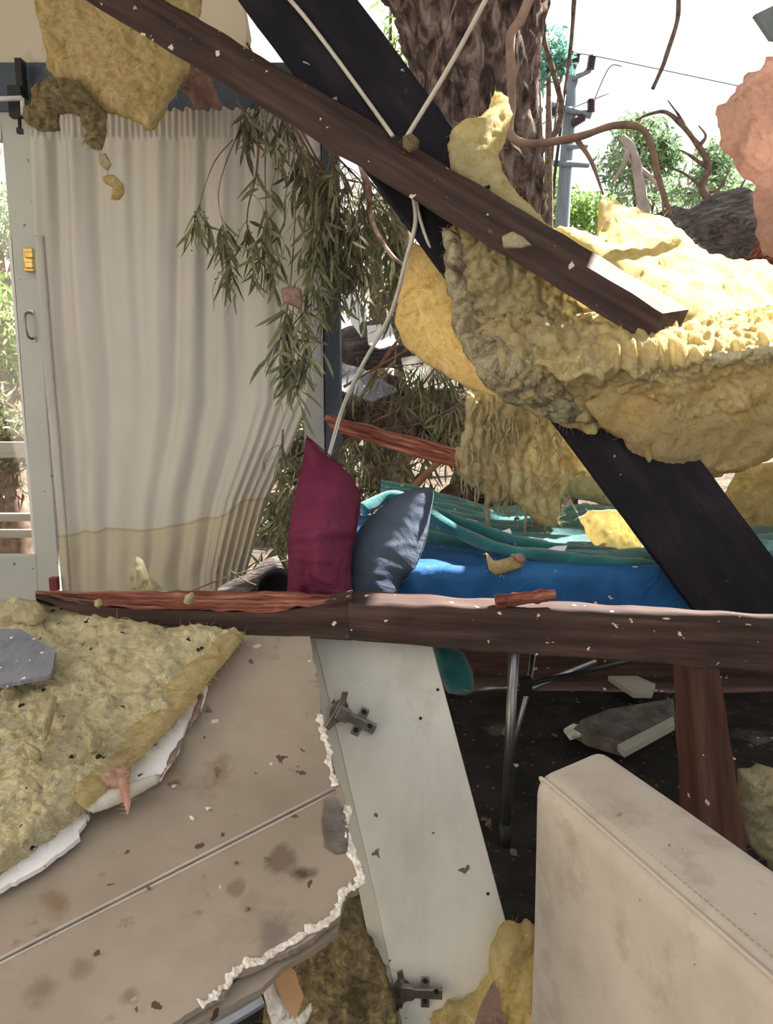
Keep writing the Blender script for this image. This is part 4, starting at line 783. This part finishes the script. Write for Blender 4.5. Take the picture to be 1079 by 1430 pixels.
for k in range(150):
    x = random.uniform(-.1, 1.3); y = random.uniform(1.35, 2.9); s = random.choice([.004, .006, .01, .018]) * random.uniform(.7, 1.3); p = Vector((x, y, .012 + s * .3))
    vs = [p + Vector((random.gauss(0, 1), random.gauss(0, 1), random.gauss(0, .35))).normalized() * s * random.uniform(.6, 1.3) for _ in range(9)]
    bm = bmesh.new(); [bm.verts.new(v) for v in vs]; bmesh.ops.convex_hull(bm, input=bm.verts); bm.verts.index_update()
    o = obj('rubble_bit', [v.co.copy() for v in bm.verts], [tuple(v.index for v in f.verts) for f in bm.faces], random.choice([M['greypiece'], M['greypiece'], M['twig'], M['floor'], M['cab_edge']]), smooth=False); bm.free()
    meta(o, 'small bit of rubble scattered on the dark floor', 'rubble', 'rubble bits on the dark floor')
for k, (x, y, s) in enumerate([(292, 1130, 6), (268, 1143, 4), (243, 1099, 4), (290, 992, 8), (302, 918, 5), (207, 1240, 4), (134, 1332, 5), (190, 1432 - 22, 3), (345, 1270, 4), (372, 1200, 4), (330, 1206, 3), (352, 925, 6)]):
    mt = M['chalk'] if k < 3 else M['twig']; Yd = PY(x, y) - .003
    vs = [at(x + random.uniform(-s, s), y + random.uniform(-s * .7, s * .7), Yd) + Vector((0, random.uniform(-.003, .003), random.uniform(-.002, .003))) for _ in range(9)]
    bm = bmesh.new(); [bm.verts.new(v) for v in vs]; bmesh.ops.convex_hull(bm, input=bm.verts); bm.verts.index_update()
    o = obj('chip', [v.co.copy() for v in bm.verts], [tuple(v.index for v in f.verts) for f in bm.faces], mt, smooth=False); bm.free()
    if k < 3: meta(o, ['white plaster chip nearest the joint line on the fallen panel', 'white plaster chip to the lower left on the fallen panel', 'white plaster chip highest on the fallen panel'][k], 'chip')
    else: meta(o, 'small dark bark chip lying on the fallen beige panel', 'chip', 'dark chips on the fallen panel')
# pot, twigs and bark behind the long beam
p0 = at(392, 838, 1.95); pot = MB(); ns = 24; vs = []
for (r_, z_) in [(.040, -.02), (.046, .02), (.052, .055), (.056, .060), (.056, .070), (.050, .070), (.046, .05), (.036, .0)]:
    for k in range(ns):
        a = 2 * math.pi * k / ns; v = Vector((r_ * math.cos(a), r_ * math.sin(a), z_)); v.rotate(Matrix.Rotation(R(48), 3, 'X')); vs.append(p0 + v)
fs = [(i * ns + k, i * ns + (k + 1) % ns, (i + 1) * ns + (k + 1) % ns, (i + 1) * ns + k) for i in range(7) for k in range(ns)] + [tuple(7 * ns + k for k in range(ns)), tuple(range(ns))[::-1]]
meta(obj('plant_pot', vs, fs, M['black']), 'small black plant pot tipped over beside the burgundy pillow', 'pot')
bk = MB(); bk.tube(smooth_path([at(270, 838, 2.1), at(330, 822, 2.12), at(395, 792, 2.15)], 8), .020, .034, 12, .5, 14); meta(bk.build('bark_log', M['greybark']), 'grey bark strip lying at the foot of the curtain behind the beam', 'bark')
for (pts, lb) in [([(302, 832), (304, 800), (306, 772)], 'upright thin twig in front of the curtain foot'), ([(250, 832), (320, 805), (400, 782)], 'long thin twig lying over the grey bark strip'), ([(320, 796), (345, 812), (372, 822)], 'short crossing twig at the curtain foot')]:
    meta(MB().tube(smooth_path([at(x, y, 2.0) for x, y in pts], 5), .0022, .0012, 6).build('twig', M['twig']), lb, 'twig')

# ================================================================ GUM BRANCHES INSIDE
def gum(label, pts, nl, L=.085, w=.011, r=.004, spread=.09, m='leaf', berries=0, tw=1.0, t0=.2, name='gum_branch', droop=.9, stem='twig'):
    P = smooth_path([at(*p) for p in pts], 8); t = thing(name, label, 'branch', P[0]); st = MB(); lf = MB(); be = MB()
    st.tube(P, r, r * .3, 7, .2, 20)
    n = len(P); cnt = 0
    while cnt < nl:
        i = int(n * (t0 + (1 - t0) * random.random() ** .8) * .999); p = P[min(i, n - 1)]
        d = Vector((random.gauss(0, .8), random.gauss(0, .6), random.gauss(0, .5) - .8)).normalized(); tl = random.uniform(.4, 1.9) * spread * tw; q = p.copy(); tp = [q.copy()]
        for k in range(5):
            d = (d + Vector((0, 0, -.35 * droop))).normalized(); q = q + d * tl / 5; tp.append(q.copy())
        st.tube(tp, .0014, .0008, 4)
        for k in range(random.randint(2, 5)):
            b = random.choice(tp[1:]); dl = (d * .5 + Vector((random.gauss(0, .6), random.gauss(0, .5), random.gauss(0, .45) - .7 * droop))).normalized()
            lf.leaf(b, dl, L * random.uniform(.6, 1.25), w * random.uniform(.7, 1.3), random.uniform(.2, 1.0)); cnt += 1
        if berries and random.random() < berries:
            for k in range(4):
                c = random.choice(tp[2:]) + Vector((random.gauss(0, .006), random.gauss(0, .006), random.gauss(0, .006)))
                be.tube([c, c + Vector((0, 0, .004))], .0022, .0030, 6)
    st.build('stem', M[stem], t); lf.build('leaves', M[m], t)
    if be.v: be.build('gum_nuts', M['twig'], t)['kind'] = 'stuff'
Yg = 2.55
gum('gum branch trailing furthest left over the curtain', [(325, 195, Yg), (300, 225, Yg), (283, 270, Yg), (275, 310, Yg)], 22, berries=.5, spread=.05, t0=.78, r=.0022)
gum('gum branch hanging second from left over the curtain', [(340, 170, Yg), (318, 220, Yg), (305, 270, Yg), (312, 320, Yg), (322, 375, Yg)], 55, berries=.5, spread=.07, t0=.62, r=.0025)
gum('short leafy gum spray beneath the pink scrap at the curtain top', [(330, 140, Yg), (345, 165, Yg), (350, 190, Yg)], 30, berries=.8, spread=.06, m='leaf_dull', r=.003)
gum('bare-stemmed gum twig hanging straight down mid curtain', [(362, 170, Yg), (358, 240, Yg), (345, 300, Yg), (349, 360, Yg)], 26, berries=.9, spread=.06, t0=.3, r=.0045)
gum('leafy gum branch ending in the wispy cluster left of the round pink tuft', [(372, 165, Yg), (370, 240, Yg), (372, 310, Yg), (368, 365, Yg)], 75, spread=.07, t0=.45, r=.003)
gum('pale green gum cluster hanging below the round pink tuft', [(410, 200, Yg), (412, 300, Yg), (405, 400, Yg), (400, 450, Yg), (405, 520, Yg)], 110, spread=.08, t0=.55, r=.003, L=.095)
gum('gum branch hanging beside the blue steel post', [(430, 210, Yg), (436, 310, Yg), (436, 400, Yg), (428, 500, Yg)], 120, spread=.08, t0=.3, r=.003)
gum('dense gum branch falling from the joist to the left of the grey cable', [(430, 170, 2.6), (470, 230, 2.6), (490, 290, 2.62), (510, 350, 2.65)], 170, spread=.13, t0=.1)
gum('dense gum branch at the middle of the leaf curtain under the joist', [(400, 160, 2.6), (440, 230, 2.6), (460, 300, 2.62), (470, 370, 2.62)], 170, spread=.12, t0=.1)
gum('gum branch spreading right towards the cable below the joist', [(450, 200, 2.7), (500, 250, 2.75), (540, 300, 2.8), (560, 370, 2.85)], 170, spread=.14, t0=.1)
gum('dull gum branch filling the gap behind the joist and curtain top', [(345, 60, 2.8), (380, 130, 2.75), (410, 190, 2.7), (430, 240, 2.7)], 110, spread=.10, t0=.1, m='leaf_dull', berries=.5)
gum('wilted gum branch in front of the steel post top', [(420, 180, 2.6), (455, 250, 2.6), (480, 330, 2.6), (475, 400, 2.62)], 130, spread=.12, t0=.15, m='leaf_dull')
gum('gum branch just left of the yellow flap under the board', [(505, 240, 2.9), (545, 290, 2.95), (560, 340, 3), (545, 420, 3)], 150, spread=.14, t0=.05)
gum('pale peeling branch bowing down behind the leaf curtain', [(505, 230, 2.68), (515, 270, 2.66), (520, 310, 2.64), (545, 355, 2.6), (575, 378, 2.6)], 10, r=.014, stem='branch_bark', spread=.1, name='peeling_branch')
# leafy mass behind the pillows
gum('leafy gum branch above the orange-red timber', [(680, 480, 3.2), (620, 500, 3.25), (560, 510, 3.3), (500, 500, 3.3)], 170, spread=.14, t0=0, L=.10)
gum('gum branch draping under the orange-red timber', [(650, 560, 3.1), (590, 590, 3.1), (530, 600, 3.05), (480, 610, 3.0)], 190, spread=.15, t0=0, L=.10)
gum('gum branch directly behind the slate-blue pillow', [(640, 600, 3.0), (580, 640, 3.0), (530, 650, 2.95), (500, 670, 2.9)], 170, spread=.13, t0=0, L=.10)
gum('brown dead-leaf branch between the steel post and the hanging tuft', [(660, 520, 3.3), (600, 540, 3.3), (550, 560, 3.3), (500, 560, 3.3)], 80, spread=.15, t0=0, m='leaf_dull', stem='twig_red')
gum('leafy sprig between the curtain pleats and the burgundy pillow', [(395, 600, 2.7), (392, 660, 2.6), (388, 730, 2.55), (385, 790, 2.5)], 70, spread=.06, t0=0)
gum('gum branch peering right of the burgundy pillow tip', [(500, 600, 2.9), (470, 630, 2.9), (440, 640, 2.9), (420, 670, 2.9)], 90, spread=.10, t0=0)
gum('gum sprig filling the gap left of the burgundy pillow', [(430, 640, 2.75), (410, 690, 2.75), (395, 740, 2.7), (375, 800, 2.6)], 130, spread=.09, t0=0)
gum('low gum branch behind the curtain pleats beside the pillow', [(445, 600, 3.3), (420, 660, 3.3), (400, 720, 3.3), (380, 780, 3.3)], 190, spread=.13, t0=0, L=.1)
for (pts, r0, lb) in [([(500, 560, 3.4), (560, 470, 3.4), (640, 400, 3.5)], .008, 'thin orange twig rising steeply behind the leaves'), ([(560, 700, 2.9), (592, 665, 2.9), (620, 640, 2.95)], .018, 'orange broken stick rising behind the slate-blue pillow'), ([(520, 590, 3.3), (570, 560, 3.3), (640, 470, 3.3)], .006, 'slender orange twig crossing above the orange-red timber'), ([(480, 540, 3.35), (540, 505, 3.3), (600, 470, 3.3)], .006, 'low slanting orange twig near the blue steel post')]:
    meta(MB().tube(smooth_path([at(*p) for p in pts], 6), r0, r0 * .6, 8, .3, 20).build('stick', M['twig_red']), lb, 'stick')
def log(pts, r0, r1, m, label, name='log', nz=.35, seg=28, nf=6, cat='log'):
    P = smooth_path([at(*p) for p in pts], 12); mb = MB(); mb.tube(P, r0, r1, seg, nz, nf)
    X = (P[-1] - P[0]).normalized(); Z = X.orthogonal().normalized()
    o = mb.build(name, m, basis=Matrix((X, Z.cross(X), Z)).transposed()); return meta(o, label, cat)
log([(600, 720, 3.1), (650, 690, 3.0), (720, 660, 3.1)], .06, .09, M['bark'], 'rough brown log just behind the teal towel')
log([(465, 505, 4.2), (540, 480, 4.2), (620, 500, 4.3)], .12, .14, M['greybark'], 'grey ridged log lying outside behind the gum leaves')
log([(470, 560, 4.0), (600, 585, 4.0), (780, 620, 4.1)], .16, .20, M['bark'], 'thick dark log lying outside behind the orange-red timber')
# white and grey wreckage beyond
for (P, Y, m_, lb) in [([(480, 400), (500, 408), (512, 440), (505, 470), (490, 450)], 3.9, 'white_sheet', 'pale bent sheet outside beside the blue steel post'), ([(512, 455), (545, 452), (556, 480), (530, 486), (514, 480)], 3.85, 'white_sheet', 'sunlit white panel piece outside among the leaves'), ([(474, 505), (520, 520), (555, 545), (520, 560), (474, 545)], 3.8, 'felt', 'slate-coloured sheet below the grey ridged log'), ([(560, 500), (625, 490), (640, 540), (570, 545)], 3.9, 'cab_edge', 'grey flat piece outside under the yellow flap')]:
    meta(plate('wreck_sheet', P, lambda x, y: Y + (500 - y) * .004, .01, M[m_], edge=2), lb, 'sheet')

# ================================================================ OUTSIDE TREES
def trunk():
    t = thing('gum_tree', 'thick furrowed gum tree trunk leaning behind the blackened board', 'tree', at(690, 600, 4.6))
    C = [(610, -120, 4.6, .62), (628, -60, 4.6, .50), (650, 0, 4.6, .42), (656, 50, 4.6, .385), (664, 100, 4.6, .345), (672, 150, 4.6, .31), (684, 210, 4.6, .27), (697, 290, 4.6, .245), (705, 400, 4.6, .25), (712, 560, 4.6, .30), (715, 700, 4.6, .36)]
    P = []; Rr = []
    base = [at(a, b, c) for a, b, c, _ in C]; SPn = smooth_path(base, 16); rs = np.interp(np.linspace(0, len(C) - 1, len(SPn)), range(len(C)), [c[3] for c in C])
    vs = []; sg = 120
    for i, p in enumerate(SPn):
        for k in range(sg):
            a = 2 * math.pi * k / sg; q = Vector((math.cos(a), math.sin(a), 0)); r = rs[i]
            s = p + q * r; n1 = noise.noise(Vector((s.x * 10 + s.z * 3, s.y * 10, s.z * 4.5))); n2 = noise.noise(Vector((s.x * 26, s.y * 26, s.z * 14)))
            r *= 1 + .10 * (1 - 2.2 * abs(n1)) + .05 * n2 + .12 * noise.noise(s * 1.8)
            vs.append(p + q * r)
    n = len(SPn); fs = [(i * sg + k, (i + 1) * sg + k, (i + 1) * sg + (k + 1) % sg, i * sg + (k + 1) % sg) for i in range(n - 1) for k in range(sg)]
    obj('trunk', vs, fs, M['bark'], t)
    # added canopy out of view, laid along sun rays to shade the wreck
    lf = MB(); br = MB()
    cs = []
    for k in range(12000):
        if k % 3 == 0: tp = Vector((random.uniform(-1.6, 0), 2.85, random.uniform(.6, 2.5)))
        elif k % 3 == 1: tp = Vector((random.uniform(-.9, 2.6), random.uniform(1.5, 3.2), random.choice([.8, 0])))
        else: tp = Vector((random.uniform(-.8, 2.5), random.uniform(2.5, 6), random.uniform(0, 2)))
        p = tp + SUN * ((random.uniform(4.9, 6.3) - tp.z) / SUN.z); q = p - SUN * ((p.z - 1.6) / SUN.z)
        if p.z < 1.25 + .475 * p.y + .25 or (.08 < q.x < 1.5 and q.y < 2.62) or (Vector((q.x - 1.0, q.y - 2.72))).length < .17: continue  # gaps left so sun reaches the batts and towel
        if noise.noise(Vector((q.x * 3.1, q.y * 3.1, 4))) > .42: continue
        lf.leaf(p, Vector((random.gauss(0, 1), random.gauss(0, 1), random.gauss(0, .4) - .2)), random.uniform(.14, .24), random.uniform(.06, .09), .5, 3)
        if k % 900 == 0: cs.append(p)
    for c in cs: br.tube(smooth_path([base[0] + Vector((0, 0, -.2)), (base[0] + c) / 2 + Vector((0, 0, .5)), c], 6), .07, .02, 8)
    lf.build('added_shade_leaves', M['leaf'], t); br.build('added_shade_boughs', M['bark'], t)
trunk()
def stick(pts, r0, r1, m, label, name='branch', cat='branch', extra=()):
    t = thing(name, label, cat, at(*pts[0])); MB().tube(smooth_path([at(*p) for p in pts], 8), r0, r1, 8, .25, 12).build('bough', m, t)
    for e in extra: MB().tube(smooth_path([at(*p) for p in e], 6), r0 * .55, r1 * .4, 7, .25, 12).build('side_twig', m, t)
M['brownbranch'] = nmat('smooth_brown_branch', [(.16, .10, .075), (.30, .20, .15)], scale=10, bump=.3, rough=.8)
stick([(742, -10, 3.9), (728, 25, 3.9), (713, 50, 3.9), (714, 100, 3.9), (714, 150, 3.9), (712, 185, 3.85), (735, 200, 3.8), (800, 193, 3.7), (855, 176, 3.6), (893, 178, 3.6), (908, 200, 3.6), (920, 250, 3.6), (936, 302, 3.6)], .024, .012, M['brownbranch'], 'smooth brown branch looping down the trunk and arching right over the batt', extra=[[(803, 192, 3.7), (825, 225, 3.7), (842, 272, 3.7)], [(915, 235, 3.6), (925, 270, 3.6), (926, 300, 3.6)]])
stick([(948, -10, 5), (945, 30, 5), (930, 78, 5), (924, 95, 5), (911, 124, 5)], .014, .012, M['twig'], 'dark thin dangling twig at the top against the bright sky')
stick([(802, -10, 5), (799, 40, 5), (795, 80, 5), (788, 130, 5)], .014, .009, M['twig'], 'dark twig hanging from the top edge above the power pole')
stick([(755, 24, 5.5), (762, 65, 5.5), (775, 110, 5.5), (784, 150, 5.5), (775, 185, 5.5), (748, 220, 5.5)], .016, .022, M['twig'], 'crooked dark branch beside the power pole, rising from the trunk', extra=[[(762, 66, 5.5), (757, 45, 5.5), (758, 25, 5.5)], [(772, 100, 5.5), (790, 85, 5.5), (800, 72, 5.5)]])
dead = [(1000, 290, 6), (980, 262, 6), (990, 232, 6), (972, 200, 6), (955, 178, 6), (930, 157, 6), (905, 160, 6), (888, 168, 6)]
stick(dead, .030, .008, M['twig'], 'dead grey branch curving over the far trees at upper right', 'dead_branch', extra=[[(985, 270, 6), (1005, 262, 6), (1020, 232, 6)], [(988, 235, 6), (960, 215, 6), (945, 208, 6)], [(975, 205, 6), (985, 190, 6), (975, 175, 6)], [(1000, 290, 6), (960, 245, 6), (900, 225, 6)], [(1010, 300, 6), (1030, 270, 6), (1045, 240, 6)], [(955, 178, 6), (950, 165, 6), (932, 140, 6)]])
stick([(905, 330, 6.5), (895, 270, 6.5), (885, 215, 6.5), (868, 190, 6.5)], .05, .03, nmat('bare_grey_limb', [(.30, .24, .22), (.52, .45, .42)], scale=5, bump=.3, rough=.9), 'pale bare limb standing in front of the far trees', 'bare_limb', extra=[[(890, 235, 6.5), (905, 245, 6.5), (930, 275, 6.5)], [(880, 205, 6.5), (870, 230, 6.5), (855, 255, 6.5)]])
stick([(640, -10, 3.6), (600, 130, 3.6), (640, 240, 3.6)], .004, .003, M['twig'], 'thin bark string hanging in front of the furrowed trunk', 'bark_string')
log([(880, 360, 4.0), (1000, 325, 4.0), (1150, 300, 4.1)], .15, .17, M['greybark'], 'grey ridged fallen trunk behind the sunlit batt at right', 'ridged_log', nz=.5, nf=9)
log([(1060, 372, 3.2), (1090, 340, 3.2), (1200, 330, 3.2)], .05, .07, M['split'], 'red split wood piece at the right edge above the sunlit batt', 'wood_piece', cat='wood')
o = plate('roof_corner', [(1054, 20), (1079, 8), (1130, 8), (1130, 60), (1077, 54)], 2.6, .02, M['pole']); meta(o, 'blue-grey corner of roof metal poking in at the top right edge', 'roof')

# power pole
def powerpole():
    Y = 17.0; t = thing('power_pole', 'grey wooden power pole with cross arms against the bright sky', 'power pole', at(776, 640, Y))
    MB().tube([at(802, 78, Y), at(796, 160, Y), at(788, 260, Y), at(778, 420, Y), at(770, 700, Y)], .12, .17, 12).build('pole', M['pole'], t)
    def arm(x0, y0, x1, y1, r=.055, dy=-.15): MB().tube([at(x0, y0, Y + dy), at(x1, y1, Y + dy)], r, seg=6).build('cross_arm', M['pole'], t)
    arm(762, 146, 825, 161, .07); arm(799, 110, 824, 98, .05); arm(766, 228, 822, 230, .06); arm(792, 206, 820, 203, .05)
    def ins(x0, y0, x1, y1): 
        P = [at(x0 + (x1 - x0) * k / 12, y0 + (y1 - y0) * k / 12, Y - .2) for k in range(13)]; mb = MB()
        for k in range(6): mb.tube([P[2 * k], P[2 * k + 1], P[2 * k + 2]], .085, .05, 8)
        mb.build('insulator', M['insul'], t)
    ins(803, 88, 805, 74); ins(824, 96, 827, 77); ins(825, 156, 825, 138); ins(800, 173, 816, 163); ins(742, 162, 756, 151); ins(770, 158, 780, 152)
    MB().tube([at(766, 320, Y - .25), at(776, 230, Y - .25), at(790, 120, Y - .22)], .03, seg=6).build('conduit', M['black'], t)
    for pts, lb in [([(742, 182), (790, 155), (850, 130)], 'l'), ([(805, 76), (840, 80), (1079, 130)], 'l'), ([(826, 148), (850, 95), (868, 92)], 'l')]:
        MB().tube(smooth_path([at(x, y, Y - .2) for x, y in pts], 6), .012, seg=5).build('wire', M['pole'], t)
powerpole()
def leafcloud(mb, c, rad, n, L, wd_):
    for _ in range(n):
        v = Vector((random.gauss(0, 1), random.gauss(0, 1), random.gauss(0, 1))); v = v.normalized() * random.random() ** .45
        p = c + Vector((v.x * rad[0], v.y * rad[1], v.z * rad[2]))
        mb.leaf(p, Vector((random.gauss(0, 1), random.gauss(0, 1), random.gauss(0, 1) - .5)), L * random.uniform(.6, 1.3), wd_, .4, 2)
def tree(label, base, Y, clumps, n, L, wd_, m='leaf_far', tr=.15, name='garden_tree', cat='tree', group=None):
    b = at(base[0], base[1], Y); b.z = -.1; t = thing(name, label, cat, b, group); lf = MB(); tk = MB()
    top = at(clumps[0][0], clumps[0][1], Y)
    tk.tube(smooth_path([b, b.lerp(top, .5) + Vector((.1, 0, 0)), top], 6), tr, tr * .4, 8, .2, 3)
    for (x, y, rx, ry) in clumps:
        c = at(x, y, Y); k = Y / F
        tk.tube(smooth_path([b.lerp(top, .45), (b.lerp(top, .6) + c) / 2, c], 5), tr * .4, tr * .12, 6)
        leafcloud(lf, c, (rx * k, rx * k * .8, ry * k), n, L, wd_)
        for q in range(5):
            e = c + Vector((random.gauss(0, .5) * rx * k, 0, random.gauss(0, .5) * ry * k)); tk.tube([c, e], tr * .12, tr * .05, 5)
    tk.build('trunk', M['twig'], t); lf.build('foliage', M[m], t)
tree('airy blue-green tree top between the trunk and the power pole', (760, 500), 14, [(765, 60, 28, 25), (752, 100, 20, 24), (785, 85, 15, 18)], 220, .16, .05, 'leaf_blue', .08)
tree('tall grey-green gum behind the power pole and arching branch', (890, 600), 22, [(895, 185, 38, 25), (880, 225, 45, 30), (930, 215, 22, 25), (900, 270, 60, 35)], 650, .24, .07)
tree('bushy gum at the right of the far trees', (1000, 600), 20, [(1000, 225, 30, 30), (975, 270, 50, 35), (1030, 280, 40, 35), (1060, 330, 40, 40)], 550, .22, .07)
tree('yellow-green tree directly behind the lower power pole', (770, 600), 19, [(760, 255, 22, 32), (790, 290, 35, 30), (752, 310, 30, 30), (830, 300, 35, 30)], 500, .20, .065, 'leaf_bright')
tree('green shrub tree low behind the furrowed trunk', (700, 640), 12, [(740, 380, 40, 40), (640, 420, 60, 60), (560, 380, 60, 50)], 600, .15, .045)
tree('broad garden tree behind the leaf curtain and steel post', (520, 640), 10, [(520, 300, 60, 50), (480, 380, 55, 60), (570, 440, 60, 60), (600, 200, 40, 50)], 550, .13, .035, 'leaf')
tree('spreading tree seen above the trunk fork', (560, 600), 9, [(545, 60, 30, 60), (600, 90, 20, 50), (560, 170, 30, 40)], 150, .12, .03, 'leaf_bright')
tree('dark shrub outside to the right beneath the far trees', (980, 660), 9, [(900, 480, 70, 90), (1000, 520, 80, 80), (820, 520, 60, 70)], 700, .14, .045, 'leaf', name='garden_shrub', cat='shrub')
tree('shrub outside behind the logs under the leaf curtain', (560, 700), 7, [(500, 560, 50, 50), (590, 570, 60, 50), (680, 600, 60, 50), (440, 600, 40, 50)], 600, .12, .035, 'leaf', name='garden_shrub', cat='shrub')
# seen through the door glass
tree('dark shrub outside behind the curtain pleats', (430, 760), 4.6, [(420, 640, 40, 40), (400, 720, 50, 40), (450, 760, 50, 40)], 500, .10, .025, 'leaf', name='garden_shrub', cat='shrub')
tree('bright green sunlit bush seen high through the door glass', (0, 700), 7, [(0, 440, 45, 60), (-50, 400, 50, 60), (20, 500, 30, 40)], 500, .10, .03, 'leaf_bright', name='garden_shrub', cat='shrub')
tree('grey-green bush seen low through the door glass', (10, 760), 5.4, [(0, 640, 50, 60), (30, 610, 30, 40), (-40, 560, 50, 60)], 520, .09, .02, 'leaf', name='garden_shrub', cat='shrub')
tree('grey feathery bush in the upper part of the door glass', (0, 700), 9, [(-10, 290, 40, 50), (-60, 240, 50, 60), (30, 330, 30, 40)], 350, .12, .03, 'leaf_far', name='garden_shrub', cat='shrub')
fn = thing('paling_fence', 'low weathered timber rail fence seen through the door glass', 'fence', at(0, 760, 5))
for y in (628, 722, 745): MB().box(at(0, y, 5.0), (1.2, .04, .10 if y == 628 else .05)).build('rail', M['fence'], fn, smooth=False)
MB().box(at(-40, 700, 5.05), (.1, .08, 1.2)).build('post', M['fence'], fn, smooth=False)
